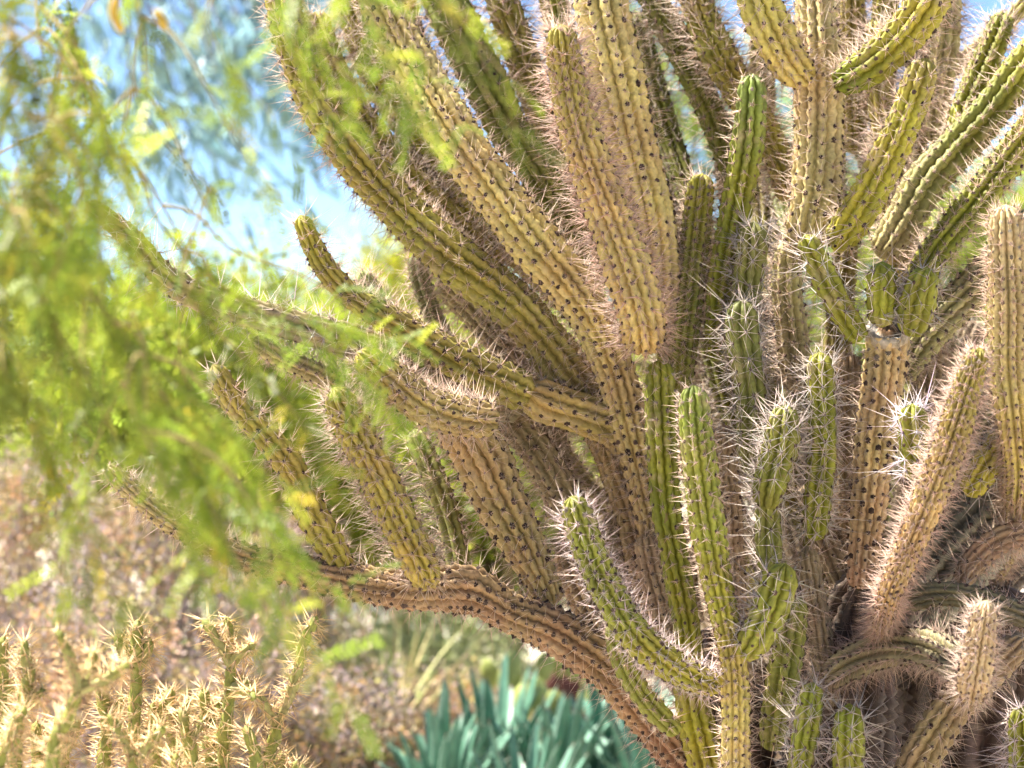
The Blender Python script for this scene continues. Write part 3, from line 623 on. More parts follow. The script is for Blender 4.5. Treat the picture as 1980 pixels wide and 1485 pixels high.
# ------------------------------------------------------------------ cholla cacti, lower left
def cholla(chains, label, seed, scale=1.0, sp=(.85, .66, .38)):
    rg = np.random.default_rng(seed)
    b0 = P(*chains[0][0])
    e = thing('cholla_cactus', (b0[0], b0[1], 0), label, 'cactus', 'cholla cacti')
    for ci, ch in enumerate(chains):
        p3 = np.array([P(*p) for p in ch])
        if ci == 0:
            p3 = np.vstack([[p3[0][0] + rg.normal(0, .03), p3[0][1] + .02, -.1], [p3[0][0] + rg.normal(0, .02), p3[0][1], p3[0][2] * .5], p3])
        d0 = ch[0][2]
        r = (12 if ci == 0 else 10) * K / 1980 * d0 * scale
        rr = np.full(len(p3), r)
        rr[-1] *= .8
        c, s, ra = spline(p3, .007, rr.reshape(-1, 1)); ra = ra[:, 0]
        L = s[-1]
        ra = ra * (1 + .1 * np.sin(s * 55 + seed)) * np.sqrt(np.maximum(1 - np.clip((s - L + r * 1.6) / (r * 1.6), 0, 1) ** 2.2, .003))
        T, N, B = frames(c)
        n = 30
        th = np.linspace(0, 2 * math.pi, n, endpoint=False)
        # long raised tubercles spiralling round the stem
        S2, TH = np.meshgrid(s, th, indexing='ij')
        tub = np.cos(5 * TH + S2 * 60) * .5 + .5
        tub2 = np.cos(S2 * 210 - 3 * TH) * .5 + .5
        rd = ra[:, None] * 1.1 * (.84 + .2 * tub * (.45 + .55 * tub2))
        v = c[:, None] + rd[..., None] * (N[:, None] * np.cos(TH)[..., None] + B[:, None] * np.sin(TH)[..., None])
        t = np.clip((s / L - .35) / .5, 0, 1)[:, None]
        old, new = np.array((.45, .40, .26)), np.array((.23, .24, .05))
        if ci: old = np.array((.30, .28, .10))
        cc = old[None] * (1 - t) + new[None] * t
        me = mesh_np('branch', v, ring_faces(len(s), n), np.repeat(cc[:, None], n, 1).reshape(-1, 3), smooth=True)
        o = add('branch', me, M_stem, e)
        # areoles in a spiral
        M = int(L / .0050)
        q = np.linspace(.02, L - .002, M)
        q = q[q > (L - 1.0)]
        M = len(q)
        a = np.arange(M) * 2.39996 + rg.normal(0, .15, M)
        I = lambda A: np.stack([np.interp(q, s, A[:, i]) for i in range(3)], 1)
        ra_ = np.interp(q, s, ra)
        rd_ = unit(I(N) * np.cos(a)[:, None] + I(B) * np.sin(a)[:, None])
        TA = unit(I(T)); tg = np.cross(TA, rd_)
        pos = I(c) + rd_ * ra_[:, None] * .97
        nn = 6
        ph = rg.uniform(0, 6.283, (M, nn)); el = np.radians(rg.uniform(22, 80, (M, nn)))
        d = rd_[:, None] * np.sin(el)[..., None] + np.cos(el)[..., None] * (TA[:, None] * np.cos(ph)[..., None] + tg[:, None] * np.sin(ph)[..., None])
        tip = np.clip((q / L - .9) / .1, 0, 1)[:, None, None]
        d = unit(d + TA[:, None] * tip * .6)
        ln = .044 * scale * rg.uniform(.45, 1.15, (M, nn))
        cone_mesh(o, np.repeat(pos[:, None], nn, 1).reshape(-1, 3), d.reshape(-1, 3), ln.ravel(),   .0014 * scale, sp, rg, tipcol=(.75, .42, .14))
    return e

D0 = 4.35
cholla([[(433, 1490, 4.5), (441, 1378, 4.5), (448, 1280, 4.5)], [(448, 1285, 4.5), (425, 1245, 4.5), (392, 1196, 4.5)], [(449, 1283, 4.5), (470, 1262, 4.48), (496, 1244, 4.48)], [(448, 1285, 4.52), (443, 1240, 4.54), (440, 1192, 4.55)], [(452, 1330, 4.48), (478, 1338, 4.45), (492, 1352, 4.42)]],
       'straw-spined cholla stalk forking into three tips, below the hanging green leaves', 21)
cholla([[(519, 1490, 4.55), (530, 1430, 4.55), (536, 1395, 4.55)], [(536, 1400, 4.55), (560, 1345, 4.55), (578, 1290, 4.55), (588, 1240, 4.55), (614, 1190, 4.55)], [(534, 1398, 4.55), (510, 1362, 4.53), (486, 1338, 4.52), (464, 1308, 4.5)]],
       'rightmost tall cholla stalk, its long arm leaning right under the low cactus branch', 22)
cholla([[(101, 1490, 3.75), (128, 1400, 3.75), (152, 1335, 3.75)], [(152, 1338, 3.75), (138, 1280, 3.75), (110, 1216, 3.75)], [(152, 1336, 3.75), (204, 1314, 3.78), (252, 1282, 3.8)], [(156, 1332, 3.75), (172, 1295, 3.8), (184, 1255, 3.82)]],
       'near blurred cholla with a pale grey trunk forking into a wide Y', 23)
cholla([[(258, 1490, 4.55), (262, 1352, 4.55), (264, 1270, 4.55), (266, 1197, 4.55)], [(264, 1300, 4.55), (240, 1265, 4.55), (224, 1226, 4.55)], [(265, 1295, 4.55), (282, 1265, 4.55), (290, 1232, 4.55)]],
       'upright cholla with a green tip and two short side arms near the left', 24)
cholla([[(30, 1490, 4.2), (38, 1390, 4.2), (52, 1330, 4.2), (60, 1283, 4.2)], [(58, 1320, 4.2), (50, 1275, 4.2), (48, 1236, 4.2)], [(46, 1360, 4.2), (66, 1345, 4.2), (90, 1334, 4.2)]],
       'cholla near the left edge with a thick green upper joint', 25)
cholla([[(-6, 1490, 4.35), (0, 1380, 4.35), (4, 1300, 4.35), (7, 1228, 4.35)]],
       'cholla stalk cut off by the left edge of the photo', 26)
cholla([[(262, 1500, 4.1), (262, 1470, 4.1)], [(262, 1478, 4.1), (238, 1425, 4.1), (208, 1380, 4.1)], [(262, 1475, 4.1), (290, 1435, 4.1), (322, 1404, 4.1)]],
       'low cholla opening in a V of two green arms', 27)
cholla([[(370, 1500, 4.4), (364, 1428, 4.4), (350, 1368, 4.4)], [(364, 1440, 4.4), (380, 1415, 4.4), (392, 1392, 4.4)]],
       'short cholla with a curved dark green tip between taller stalks', 28)
cholla([[(302, 1500, 4.7), (298, 1430, 4.7), (295, 1358, 4.7)], [(298, 1420, 4.7), (312, 1385, 4.7), (318, 1350, 4.7)]],
       'pale yellow cholla in the middle of the clump', 29)
cholla([[(497, 1510, 4.4), (486, 1438, 4.4), (474, 1402, 4.4)]],
       'short cholla joint between the two tall forked stalks', 30)
cholla([[(584, 1560, 4.5), (583, 1510, 4.5), (584, 1476, 4.5)]],
       'lowest cholla tip, just showing at the bottom edge', 31)
cholla([[(200, 1520, 4.8), (206, 1420, 4.8), (200, 1350, 4.8), (192, 1300, 4.8)], [(204, 1400, 4.8), (226, 1370, 4.8), (238, 1345, 4.8)]],
       'half hidden cholla behind the wide Y-shaped one', 32)
cholla([[(-10, 1560, 4.0), (4, 1460, 4.0), (40, 1425, 4.0)], [(10, 1455, 4.0), (30, 1400, 4.0), (52, 1365, 4.0)]],
       'cholla in the bottom left corner with slanting arms', 33)
cholla([[(120, 1540, 4.6), (122, 1450, 4.6), (112, 1380, 4.6)], [(122, 1460, 4.6), (142, 1420, 4.6), (150, 1385, 4.6)]],
       'small straw-coloured cholla behind the pale grey trunk', 34)
cholla([[(420, 1540, 4.75), (408, 1470, 4.75), (398, 1420, 4.75)], [(408, 1470, 4.75), (424, 1440, 4.75), (420, 1410, 4.75)]],
       'spiny cholla joint low between the short and the three-tipped stalks', 35)

for i, (x, top, dd, lab) in enumerate([
    (70, 1395, 5.0, 'golden cholla low behind the corner plants'), 
    (330, 1330, 5.2, 'faint golden cholla far behind the low V'), 
    (395, 1330, 5.0, 'golden cholla just left of the three-tipped stalk'), (540, 1450, 5.0, 'golden cholla tuft behind the rightmost tall stalk'),
    (20, 1310, 4.9, 'golden cholla behind the left edge stalks'), (340, 1455, 4.2, 'golden cholla tuft at the bottom right of the low V')]):
    cholla([[(x + 6, 1540, dd), (x + 2, (1540 + top) / 2, dd), (x, top, dd)], [(x + 2, (1540 + top) / 2, dd), (x + 24, top + 55, dd), (x + 34, top + 20, dd)]], lab, 36 + i)

# ------------------------------------------------------------------ foliage helpers
def leaf_quads(pos, axis, side, ln, wd, fold=0.12):
    """rhombic leaves: base, left, tip, right"""
    nor = np.cross(axis, side)
    mid = pos + axis * (ln * .45)[:, None] - nor * (wd * fold)[:, None]
    v = np.stack([pos, mid + side * (wd * .5)[:, None] + nor * (wd * fold * 2)[:, None], pos + axis * ln[:, None], mid - side * (wd * .5)[:, None] + nor * (wd * fold * 2)[:, None]], 1)
    f = np.arange(len(pos) * 4).reshape(-1, 4)
    return v.reshape(-1, 3), f

def rand_dirs(rg, n, bias=(0, 0, 0)):
    return unit(unit(rg.normal(0, 1, (n, 3))) + np.array(bias))

def pick(rg, n, pal, jit=.25):
    pal = np.array(pal)
    c = pal[rg.integers(0, len(pal), n)]
    return np.clip(c * rg.uniform(1 - jit, 1 + jit, (n, 1)), .005, .85)

def bush(name, label, cat, base, crown_c, crown_r, n_clump, per, lsize, pal, seed, part='foliage', mat=None, stemcol=(.22, .15, .1), trunk_r=.03,
         clump_r=.16, aspect=.45, bias=(0, 0, .4), group=None, trunkname='trunk', shell=.55, kindname=None):
    rg = np.random.default_rng(seed)
    e = thing(name, base, label, cat, group)
    d = rand_dirs(rg, n_clump)
    q = shell + (1 - shell) * rg.random(n_clump) ** .5
    cl = np.array(crown_c) + d * q[:, None] * np.array(crown_r) * rg.uniform(.75, 1.1, (n_clump, 1))
    # trunk and limbs
    b = np.array(base, float); b[2] -= .1
    parts = []
    mid = b * .55 + np.array(crown_c) * .45 + rg.normal(0, .04, 3)
    parts.append(tube([b, (b + mid) / 2 + rg.normal(0, .03, 3), mid], [trunk_r, trunk_r * .85, trunk_r * .7], 8, .06))
    v, f = join(parts)
    add(trunkname, mesh_np(trunkname, v, f, np.tile(np.array(stemcol), (len(v), 1)), smooth=True), M_bark, e)
    parts = []
    for i in range(0, n_clump, max(1, n_clump // 110)):
        m2 = (mid + cl[i]) / 2 + rg.normal(0, .06, 3)
        parts.append(tube([mid, m2, cl[i]], [trunk_r * .4, trunk_r * .22, trunk_r * .08], 4, .12))
    v, f = join(parts)
    add('limbs', mesh_np('limbs', v, f, np.tile(np.array(stemcol), (len(v), 1)), smooth=True), M_bark, e, kind='stuff')
    n = n_clump * per
    ci = np.repeat(np.arange(n_clump), per)
    pos = cl[ci] + rg.normal(0, 1, (n, 3)) * clump_r * rg.uniform(.6, 1.2, n_clump)[ci][:, None] * np.array([1, 1, .8])
    ax = unit(rand_dirs(rg, n, bias) + .8 * unit(pos - cl[ci]))
    sd = unit(np.cross(ax, rand_dirs(rg, n)))
    ln = lsize * rg.uniform(.55, 1.3, n)
    v, f = leaf_quads(pos, ax, sd, ln, ln * aspect)
    tone = rg.uniform(.75, 1.25, n_clump)[ci][:, None]
    cc = (pick(rg, n, pal) * .4 + pick(rg, n_clump, pal)[ci] * .6) * tone
    add(part, mesh_np(part, v, f, np.repeat(cc, 4, 0)), mat or M_leaf, e, kind='stuff')
    return e

def G(px, d):            # a spot on the ground under pixel column px
    p = P(px, 742, d)
    return (p[0], d, -.06)

LIME = [(.30, .36, .03), (.24, .32, .035), (.36, .40, .05), (.19, .27, .035), (.42, .40, .06)]
MIDG = [(.13, .22, .035), (.18, .27, .04), (.10, .18, .035), (.22, .30, .05)]
PINK = [(.42, .30, .27), (.33, .24, .24), (.48, .27, .14), (.31, .26, .29), (.25, .26, .08), (.46, .36, .32), (.34, .32, .12), (.38, .32, .36), (.20, .23, .07), (.50, .42, .18), (.52, .30, .12)]
SAGE = [(.52, .56, .28), (.44, .50, .24), (.60, .60, .36)]

# green trees and bushes behind the cactus
def tree_at(px, d, top, bot, wpx, label, seed, pal, n_clump=90, per=150, lsize=.055, name='green_tree', cat='tree', **kw):
    k = K / 1980 * d
    b = G(px, d)
    z1 = CAM_Z - (top - 742.5) * k; z0 = max(.25, CAM_Z - (bot - 742.5) * k)
    c = (b[0], d, (z0 + z1) / 2)
    r = (wpx * k / 2, max(.5, wpx * k / 2.4), (z1 - z0) / 2)
    return bush(name, label, cat, b, c, r, n_clump, per, lsize, pal, seed, trunk_r=.06, clump_r=.2, **kw)

tree_at(330, 10.5, 520, 1050, 520, 'lime green bushy tree behind the hanging leaves on the left', 50, LIME, n_clump=110)
tree_at(640, 11.5, 590, 1150, 460, 'bright green bush behind the left stems of the big cactus', 51, LIME, n_clump=110)
tree_at(960, 11, 560, 1240, 420, 'bright green tree glimpsed through the gap in the middle of the cactus', 52, LIME, n_clump=120)
tree_at(790, 14, 430, 900, 220, 'yellow-green tree showing above the low stems against the sky', 53, [(.42, .42, .03), (.36, .38, .03), (.48, .44, .05)], n_clump=50)
tree_at(1260, 13, -120, 1100, 460, 'leafy green tree behind the tall tan stems', 54, LIME + MIDG, n_clump=90)
tree_at(1800, 12, 240, 1200, 460, 'light green tree seen through the gaps at the right', 55, LIME, n_clump=100)
tree_at(1540, 14, 60, 1200, 420, 'green tree hidden behind the cactus centre', 56, MIDG, n_clump=60)
tree_at(60, 13, 430, 1000, 420, 'mid green tree far behind at the left edge', 57, MIDG + LIME, n_clump=70)
tree_at(480, 18, 560, 900, 700, 'distant grey-green bush on the horizon left', 58, [(.22, .26, .14), (.28, .32, .16)], n_clump=60, per=90, lsize=.09, name='distant_bush', cat='bush')
tree_at(1120, 19, 600, 900, 700, 'distant dull green bush behind the cactus foot', 59, [(.2, .26, .1), (.26, .3, .12)], n_clump=60, per=90, lsize=.09, name='distant_bush', cat='bush')
tree_at(-260, 16, 420, 900, 700, 'distant tree beyond the left edge', 60, MIDG, n_clump=60, per=90, lsize=.09, name='distant_bush', cat='bush')
tree_at(2150, 16, 250, 900, 700, 'distant tree beyond the right edge', 61, MIDG, n_clump=60, per=90, lsize=.09, name='distant_bush', cat='bush')

# dry pinkish shrubs
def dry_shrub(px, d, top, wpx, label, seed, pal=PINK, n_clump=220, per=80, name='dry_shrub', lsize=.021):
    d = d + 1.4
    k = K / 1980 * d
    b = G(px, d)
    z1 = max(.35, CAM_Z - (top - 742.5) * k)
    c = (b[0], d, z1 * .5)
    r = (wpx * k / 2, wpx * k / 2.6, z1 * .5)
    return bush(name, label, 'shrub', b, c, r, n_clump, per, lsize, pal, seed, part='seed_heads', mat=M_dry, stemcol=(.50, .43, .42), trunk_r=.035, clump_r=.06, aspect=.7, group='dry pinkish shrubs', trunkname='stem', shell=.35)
dry_shrub(60, 7.6, 830, 420, 'dry pinkish-brown shrub at the left edge above the cholla', 70)
dry_shrub(300, 7.2, 900, 420, 'dry pinkish-brown shrub with grey twigs behind the hanging leaf tips', 71)
dry_shrub(520, 8.0, 960, 360, 'dry rosy shrub behind the two tall cholla stalks', 72, n_clump=160)
dry_shrub(640, 7.0, 1300, 320, 'low dry rosy shrub between the cholla and the agaves', 73, n_clump=170)
dry_shrub(180, 6.4, 1120, 420, 'dry brownish shrub close behind the cholla clump', 74, n_clump=170)
dry_shrub(470, 6.6, 1200, 340, 'low dry brownish shrub right behind the forked cholla', 75, n_clump=170)
dry_shrub(900, 7.9, 1300, 260, 'small reddish dry shrub left of the agaves', 76, pal=PINK + [(.45, .16, .12), (.5, .3, .08)], n_clump=70)
dry_shrub(-150, 8.4, 800, 420, 'dry shrub beyond the left edge', 77)
dry_shrub(800, 9.0, 1190, 460, 'pale sage green mounded shrub beneath the low branch', 78, pal=SAGE, n_clump=130, name='sage_shrub', lsize=.03)

dry_shrub(1600, 6.3, 1260, 520, 'added dry shrub, coloured dark in place of shade behind the cactus foot', 79, pal=[(.2, .15, .1), (.16, .12, .09), (.25, .18, .11)], n_clump=110)  # these two fill bright gaps; their dark palette stands in for shade
dry_shrub(1920, 6.5, 1240, 420, 'added dry shrub, coloured dark in place of shade behind the lower right of the cactus', 80, pal=[(.2, .15, .1), (.16, .14, .08), (.25, .18, .11)], n_clump=100)

# yellow-green prickly pear
def prickly_pear(px, d, label, seed, spots):
    rg = np.random.default_rng(seed)
    e = thing('prickly_pear', G(px, d), label, 'cactus')
    k = K / 1980 * d
    for (x, y, h, ang, dd) in spots:
        c = P(x, y, d + dd)
        H = h * k; W = H * .36
        u = np.linspace(0, 1, 13); th = np.linspace(0, 2 * math.pi, 16, endpoint=False)
        rr = W * np.sin(math.pi * np.clip(u, .004, .996)) ** .6 * (.75 + .35 * u)
        v = np.stack([np.cos(th)[None] * rr[:, None], np.sin(th)[None] * rr[:, None] * .22, np.repeat(u[:, None] * H, 16, 1)], -1)
        a = rg.uniform(-.7, .7)
        x_, y_ = v[..., 0] * math.cos(a) - v[..., 1] * math.sin(a), v[..., 0] * math.sin(a) + v[..., 1] * math.cos(a)
        z_ = v[..., 2]
        ca, sa = math.cos(ang), math.sin(ang)
        w = np.stack([x_ * ca + z_ * sa, y_, -x_ * sa + z_ * ca], -1) + c
        col = np.array((.30, .34, .10)) * rg.uniform(.75, 1.2)
        add('pad', mesh_np('pad', w, ring_faces(13, 16), np.tile(col, (13 * 16, 1)), smooth=True), M_pad, e)
    return e
sp = []
rg_ = np.random.default_rng(4)
for i in range(26):
    x = rg_.uniform(930, 1170); y = rg_.uniform(1310, 1470)
    sp.append((x, y, rg_.uniform(45, 70), rg_.uniform(-.5, .5), rg_.uniform(-.2, .2)))
prickly_pear(1050, 9.0, 'yellow-green prickly pear pads behind the agaves', 81, sp)

# reddish rock
def rock(px, py, d, r, label, seed, col):
    rg = np.random.default_rng(seed)
    n, m = 14, 20
    th = np.linspace(.02, math.pi - .02, n); ph = np.linspace(0, 2 * math.pi, m, endpoint=False)
    A, B = np.meshgrid(th, ph, indexing='ij')
    rr = 1 + .14 * np.sin(3 * B + 2 * A) + .1 * np.sin(5 * A + B) + rg.normal(0, .025, A.shape)
    c = P(px, py, d)
    v = np.stack([np.sin(A) * np.cos(B) * rr * r, np.sin(A) * np.sin(B) * rr * r * .8, np.cos(A) * rr * c[2] * .55], -1) + np.array([c[0], d, c[2] * .45])
    me = mesh_np('boulder', v, ring_faces(n, m), np.tile(np.array(col), (n * m, 1)), smooth=True)
    o = add('boulder', me, M_rock)
    o['label'] = label; o['category'] = 'rock'
rock(1078, 1290, 9.6, .13, 'dark red-brown boulder in the shade under the low branch', 9, (.12, .05, .04))

# ------------------------------------------------------------------ agaves
def agave_leaf(L, W, curl, seed):
    rg = np.random.default_rng(seed)
    u = np.linspace(0, 1, 15)
    w = W * (.55 + .9 * u - .1 * u * u) * np.clip((1 - u) / .55, 0, 1) ** .6
    w = np.maximum(w, .001)
    ang = curl * u ** 1.6
    y = np.cumsum(np.r_[0, np.sin((ang[1:] + ang[:-1]) / 2)]) * L / 14
    z = np.cumsum(np.r_[0, np.cos((ang[1:] + ang[:-1]) / 2)]) * L / 14
    xs = np.array([-1, -.9, -.45, 0, .45, .9, 1])
    up = np.array([.30, .27, .09, .0, .09, .27, .30])
    top = np.stack([xs[None] * w[:, None], y[:, None] - up[None] * w[:, None], np.repeat(z[:, None], 7, 1)], -1)
    xb = xs[1:-1][::-1]; ub = np.array([.16, -.1, -.2, -.1, .16])
    bot = np.stack([xb[None] * w[:, None], y[:, None] - ub[None] * w[:, None], np.repeat(z[:, None], 5, 1)], -1)
    v = np.concatenate([top, bot], 1)
    col = np.array((.09, .205, .14)); edge = np.array((.36, .47, .38))
    cc = np.tile(col, (15, 12, 1))
    cc[:, [0, 6]] = edge
    cc[:, [2, 4]] = col * 1.15
    cc[-1:] = (.12, .06, .04)
    return mesh_np('leaf', v, ring_faces(15, 12), cc.reshape(-1, 3), smooth=True)

LEAVES = [agave_leaf(.72, .038, .35, 1), agave_leaf(.66, .041, .6, 2), agave_leaf(.78, .035, .15, 3), agave_leaf(.6, .040, .9, 4)]
for l in LEAVES:
    l.materials.append(M_agave)
def agave(px, d, label, seed, n=40, sc=1.0):
    rg = np.random.default_rng(seed)
    d += 1.0; sc *= .74
    e = thing('agave', G(px, d), label, 'agave', 'blue-green agaves')
    for i in range(n):
        t = i / n
        o = bpy.data.objects.new('leaf', LEAVES[rg.integers(0, 4)])
        COL.objects.link(o)
        o.parent = e
        tilt = (.04 + .6 * t ** 1.3 + rg.normal(0, .06))
        az = i * 2.4 + rg.normal(0, .2)
        o.rotation_euler = (-tilt, rg.normal(0, .05), az)
        s = sc * rg.uniform(.85, 1.12)
        o.scale = (s, s, s * (1 - .12 * t))
        o.location = (-math.sin(az) * .03, math.cos(az) * .03, .02 + .05 * (1 - t))
    return e
agave(850, 7.1, 'blue-green agave at the left of the row, leaning leaves', 91, sc=.92)
agave(960, 7.5, 'blue-green agave second from the left with upright leaves', 92, sc=1.02)
agave(1075, 7.3, 'blue-green agave in the middle of the row', 93, sc=1.0)
agave(1180, 7.6, 'tall blue-green agave close to the cactus foot', 94, sc=1.05)
agave(1260, 7.2, 'blue-green agave half hidden behind the cactus foot', 95, sc=.98)
agave(1010, 6.8, 'small blue-green agave low in front of the others', 96, sc=.78)

# straw-coloured yucca: narrow stiff blades
def blade(L, W, droop, col, seed):
    u = np.linspace(0, 1, 7)
    w = np.maximum(W * (1 - u ** 2), .0006)
    y = droop * L * u ** 2
    v = np.stack([np.stack([-w, y, u * L], -1), np.stack([0 * w, y + w * .5, u * L], -1), np.stack([w, y, u * L], -1), np.stack([0 * w, y + w * .8 + .001, u * L], -1)], 1)
    return mesh_np('leaf', v, ring_faces(7, 4), np.tile(np.array(col), (28, 1)), smooth=True)
BLADES = [blade(.62, .009, .15, (.55, .46, .24), 1), blade(.55, .009, .3, (.50, .50, .25), 2), blade(.66, .008, .1, (.34, .40, .16), 3), blade(.5, .009, .4, (.6, .48, .28), 4)]
for l in BLADES:
    l.materials.append(M_dry)
def yucca(px, d, base_py, label, seed, n=110, sc=1.0):
    rg = np.random.default_rng(seed)
    d += .9; sc *= .9
    g = G(px, d)
    z = max(.1, P(px, base_py, d)[2])
    e = thing('yucca', g, label, 'yucca')
    stem_v, stem_f = tube([(g[0], d, -.12), (g[0] + .01, d, z * .5), (g[0], d, z)], [.06, .055, .05], 10, .05)
    add('trunk', mesh_np('trunk', stem_v, stem_f, np.tile(np.array((.33, .25, .15)), (len(stem_v), 1)), smooth=True), M_bark, e)
    for i in range(n):
        o = bpy.data.objects.new('leaf', BLADES[rg.integers(0, 4)])
        COL.objects.link(o)
        o.parent = e
        o.location = (0, 0, z + .06 + rg.uniform(-.06, .02))
        o.rotation_euler = (-abs(rg.normal(.0, .85)) - .05, 0, rg.uniform(0, 6.283))
        s = sc * rg.uniform(.7, 1.15)
        o.scale = (s, s, s)
yucca(765, 8.2, 1430, 'straw-coloured spiky yucca left of the agaves', 97)
yucca(640, 8.8, 1400, 'smaller straw-coloured yucca among the dry shrubs', 98, n=70, sc=.8)
yucca(900, 8.9, 1420, 'pale narrow-leaved yucca just behind the agave row', 99, n=70, sc=.8)

# ------------------------------------------------------------------ far drooping tree against the sky
def drooping_tree():
    rg = np.random.default_rng(61)
    d = 13.0
    base = G(-250, d)
    e = thing('drooping_tree', base, 'far tree with drooping leaf sprays, tinted blue-grey for sky haze, hanging against the sky', 'tree')
    b = np.array(base); b[2] = -.15
    v, f = tube([b, b + [.1, 0, 1.6], b + [.35, 0, 3.2], b + [.8, 0, 4.4]], [.14, .12, .1, .07], 10, .1)
    add('trunk', mesh_np('trunk', v, f, np.tile(np.array((.25, .2, .16)), (len(v), 1)), smooth=True), M_bark, e)
    parts, lp, la = [], [], []
    anchor = b + [.8, 0, 4.4]
    for i in range(56):
        x = rg.uniform(150, 690)
        y = rg.uniform(-160, 330 if x < 420 else 250)
        dd = d + rg.uniform(-.8, .8)
        c = P(x, y, dd)
        a = P(x * .6, -260, d)
        if i % 2:
            parts.append(tube([anchor, (anchor + a) / 2 + [0, 0, .2], a], [.03, .02, .012], 4, .2))
        parts.append(tube([a, (a + c) / 2 + rg.normal(0, .08, 3), c], [.012, .008, .004], 4, .15))
        n = int(rg.uniform(16, 46))
        dirn = unit(np.array([rg.normal(.45, .5), rg.normal(0, .4), -1]))
        lp.append(c + rg.normal(0, .10, (n, 3)) + dirn * rg.uniform(-.25, .35, (n, 1)))
        la.append(unit(dirn + rg.normal(0, .35, (n, 3))))
    v, f = join(parts)
    add('limbs', mesh_np('limbs', v, f, np.tile(np.array((.2, .17, .15)), (len(v), 1)), smooth=True), M_bark, e, kind='stuff')
    lp, la = np.vstack(lp), np.vstack(la)
    n = len(lp)
    sd = unit(np.cross(la, rand_dirs(rg, n)))
    ln = rg.uniform(.12, .26, n)
    v, f = leaf_quads(lp, la, sd, ln, ln * .2)
    cc = pick(rg, n, [(.22, .36, .40), (.26, .42, .48), (.19, .32, .36), (.24, .34, .28)])  # blue of sky haze and skylight is put into the leaf colour
    add('foliage', mesh_np('foliage', v, f, np.repeat(cc, 4, 0)), M_leaf, e, kind='stuff')
drooping_tree()

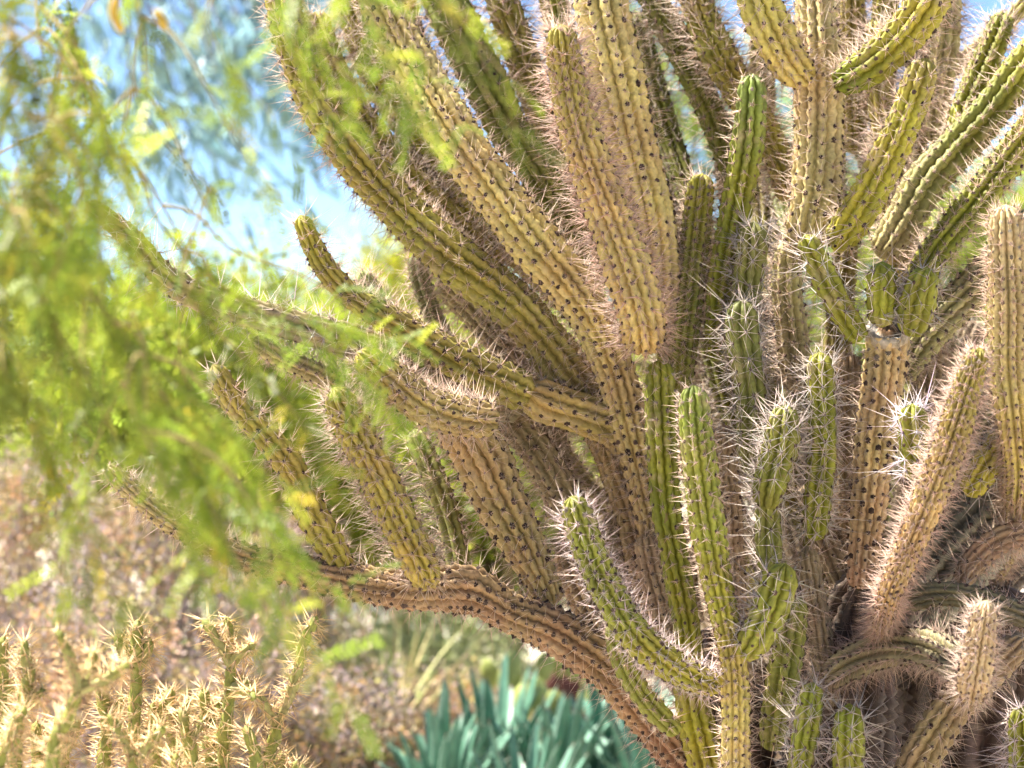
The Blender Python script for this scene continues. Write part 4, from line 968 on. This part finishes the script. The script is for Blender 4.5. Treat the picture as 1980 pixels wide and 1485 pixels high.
# ------------------------------------------------------------------ near tree with hanging feathery leaves, out of focus
def near_tree():
    rg = np.random.default_rng(77)
    base = (-1.35, 2.65, -.06)
    e = thing('feathery_tree', base, 'near out-of-focus tree with hanging feathery yellow-green leaves', 'tree')
    trunk = [(-1.35, 2.65, -.15), (-1.32, 2.67, .8), (-1.4, 2.7, 1.7), (-1.3, 2.75, 2.35), (-1.15, 2.75, 2.7)]
    v, f = tube(trunk, [.09, .08, .07, .055, .03], 12, .06)
    bc = np.array((.2, .17, .09))
    add('trunk', mesh_np('trunk', v, f, np.tile(bc, (len(v), 1)), smooth=True), M_bark, e)
    # boughs over the top of the view and down its left side
    boughs = [
        [(-1.3, 2.75, 2.35), (-.9, 2.7, 2.45), (-.45, 2.65, 2.36), (-.1, 2.6, 2.28), (.12, 2.6, 2.2)],
        [(-1.36, 2.7, 1.9), (-1.0, 2.8, 2.2), (-.7, 2.9, 2.28), (-.3, 2.95, 2.3)],
        [(-1.38, 2.68, 1.6), (-1.1, 2.65, 1.95), (-.9, 2.6, 2.1), (-.6, 2.55, 2.16)],
        [(-1.34, 2.67, 1.2), (-1.05, 2.75, 1.55), (-.85, 2.85, 1.7), (-.70, 2.9, 1.70)],
    ]
    for b in boughs:
        v, f = tube(b, np.linspace(.028, .008, len(b)), 8, .04)
        add('bough', mesh_np('bough', v, f, np.tile(bc, (len(v), 1)), smooth=True), M_bark, e)
    bp = np.vstack([spline(b, .04)[0] for b in boughs])
    # whips: pixel paths at a distance
    W = []
    def whip(pts, d, dens=1.0, root=None):
        W.append(([P(x + rg.normal(0, 6), y + rg.normal(0, 6), d + (.95 if root else .6)) for x, y in pts], d, dens, pts[0][0]))
    for i in range(62):        # thick curtain on the left
        x0 = rg.uniform(-160, 210); y0 = 100 + 620 * rg.random() ** .7 if i % 6 else rg.uniform(-120, 200)
        L = rg.uniform(130, 300)
        dx = rg.uniform(-.45, .55)
        d = rg.uniform(2.15, 3.2)
        whip([(x0, y0), (x0 + dx * L * .4, y0 + L * .5), (x0 + dx * L, y0 + L)], d, rg.uniform(.7, 1.2))
    for i in range(16):        # looser sprays towards the middle
        x0 = rg.uniform(150, 400); y0 = rg.uniform(-80, 750)
        L = rg.uniform(200, 380)
        dx = rg.uniform(.1, .7)
        whip([(x0, y0), (x0 + dx * L * .4, y0 + L * .45), (x0 + dx * L, y0 + L * .9)], rg.uniform(2.2, 3.0), rg.uniform(.45, .8))
    for pts, d, q in [
        ([(300, 430), (430, 540), (560, 600), (700, 640), (800, 655)], 2.4, .9),
        ([(420, 560), (560, 640), (650, 680), (720, 740), (770, 820)], 2.4, .9),
        ([(560, -60), (575, 80), (610, 190), (690, 240)], 2.0, .5),
        ([(660, -80), (715, 20), (745, 110), (790, 210)], 1.9, .8),
        ([(560, -40), (600, 60), (680, 150), (760, 230)], 2.2, .5),
        ([(800, -80), (860, 20), (910, 110), (960, 190), (1000, 270)], 2.0, .7),
        ([(800, -60), (900, 10), (940, 90), (990, 150)], 2.1, .45),
        ([(690, -60), (760, 60), (840, 140), (900, 250)], 2.3, .35),
        ([(300, 760), (420, 900), (520, 1010), (600, 1100)], 2.3, 1.0),
        ([(420, 800), (480, 950), (560, 1090), (660, 1130)], 2.2, .9),
        ([(350, 850), (430, 1020), (500, 1150), (540, 1230)], 2.0, .9),
        ([(60, 820), (130, 960), (190, 1080), (250, 1180)], 2.0, .8),
        ([(200, 850), (150, 980), (130, 1090), (140, 1150)], 2.2, .6),
        ([(480, 950), (560, 1180), (620, 1300), (700, 1390)], 1.9, .35),
        ([(350, 560), (480, 700), (560, 800), (640, 900)], 2.3, .9),
        ([(250, 650), (400, 780), (470, 860), (560, 960)], 2.1, 1.0),
        ([(180, 560), (300, 720), (380, 900), (440, 1020)], 2.0, 1.1),
        ([(240, 760), (300, 900), (360, 1010), (400, 1120)], 1.9, 1.0),
        ([(450, 480), (560, 520), (620, 560), (690, 600)], 2.5, .6),
    ]:
        whip(pts, d, q, True)
    npair = 11
    # one pinna: pairs of small leaflets on a short rachis, along +X
    tx, tl = [], []
    for j in range(npair):
        for sgn in (-1, 1):
            tx.append(j); tl.append(sgn)
    tx = np.array(tx); tl = np.array(tl)
    def pinnae(pos, ax, up, length):
        n = len(pos)
        sd = unit(np.cross(ax, up)); nr = np.cross(sd, ax)
        x = (tx[None] + .6) / npair * length[:, None]
        b = pos[:, None] + ax[:, None] * x[..., None] - nr[:, None] * (x ** 2 * 3.0)[..., None]
        d = unit(ax[:, None] * .55 + sd[:, None] * tl[None, :, None] + rg.normal(0, .15, (n, len(tx), 3)))
        ll = (length[:, None] * .17) * (1 - .35 * (tx[None] / npair - .4) ** 2) * rg.uniform(.8, 1.2, (n, len(tx)))
        m = n * len(tx)
        d = d.reshape(-1, 3)
        return leaf_quads(b.reshape(-1, 3), d, unit(np.cross(d, np.repeat(nr, len(tx), 0))), ll.ravel(), ll.ravel() * .42)
    W.sort(key=lambda w: np.linalg.norm(bp - w[0][0], axis=1).min())
    for pts, d, dens, px0 in W:
        p = np.array(pts)
        j = np.argmin(np.linalg.norm(bp - p[0] - [0, 0, .1], axis=1))
        link = bp[j]
        if np.linalg.norm(link - p[0]) > .03:
            mid = (link + p[0]) / 2 + np.array([0, 0, .02])
            full = np.vstack([link, mid, p])
        else:
            full = p
        bp = np.vstack([bp, spline(p, .05)[0]])
        v, f = tube(full, np.linspace(.0026, .0010, len(full)), 5, .03)
        br = add('branch', mesh_np('branch', v, f, np.tile(np.array((.28, .22, .09)), (len(v), 1)), smooth=True), M_bark, e)
        c, s = spline(p, .012)
        T = unit(np.gradient(c, axis=0))
        k = rg.random(len(c)) < dens * .8
        k[-1] = True
        c, T = c[k], T[k]
        n0 = len(c)
        reps = 2
        c = np.repeat(c, reps, 0); T = np.repeat(T, reps, 0)
        n = len(c)
        ax = unit(T * .55 + rg.normal(0, .55, (n, 3)) + np.array([0, 0, -.35]))
        upv = rand_dirs(rg, n, (0, 0, .9))
        length = rg.uniform(.035, .08, n)
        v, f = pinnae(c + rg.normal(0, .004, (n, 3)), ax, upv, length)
        pal = np.array([(.24, .32, .03), (.29, .36, .035), (.19, .27, .03), (.34, .38, .04), (.15, .22, .03)]) if rg.random() > (.8 if px0 < 110 else .15) else np.array([(.14, .17, .018), (.10, .13, .016), (.19, .20, .02), (.16, .20, .02), (.12, .15, .02)])  # sprays far left mostly get a darker palette, painting in shaded foliage
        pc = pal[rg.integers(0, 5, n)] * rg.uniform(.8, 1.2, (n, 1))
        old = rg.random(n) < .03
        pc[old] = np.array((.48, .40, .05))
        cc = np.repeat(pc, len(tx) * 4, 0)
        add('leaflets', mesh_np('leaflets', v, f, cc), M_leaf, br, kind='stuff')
    # hanging yellow-brown seed pods
    for x, y, d, L in [(225, -10, 2.9, 75), (298, 18, 2.9, 40), (90, 880, 3.0, 50)]:
        a = P(x, y, d); b = P(x + rg.uniform(-20, 30), y + L, d)
        m = (a + b) / 2 + [rg.normal(0, .006), 0, 0]
        j = np.argmin(np.linalg.norm(bp - a, axis=1))
        v, f = tube([a, a * .7 + m * .3, m, b * .7 + m * .3, b], [.0012, .0055, .0065, .0055, .001], 8, .006)
        add('seed_pod', mesh_np('seed_pod', v, f, np.tile(np.array((.55, .38, .07)), (len(v), 1)), smooth=True), M_dry, e)
near_tree()
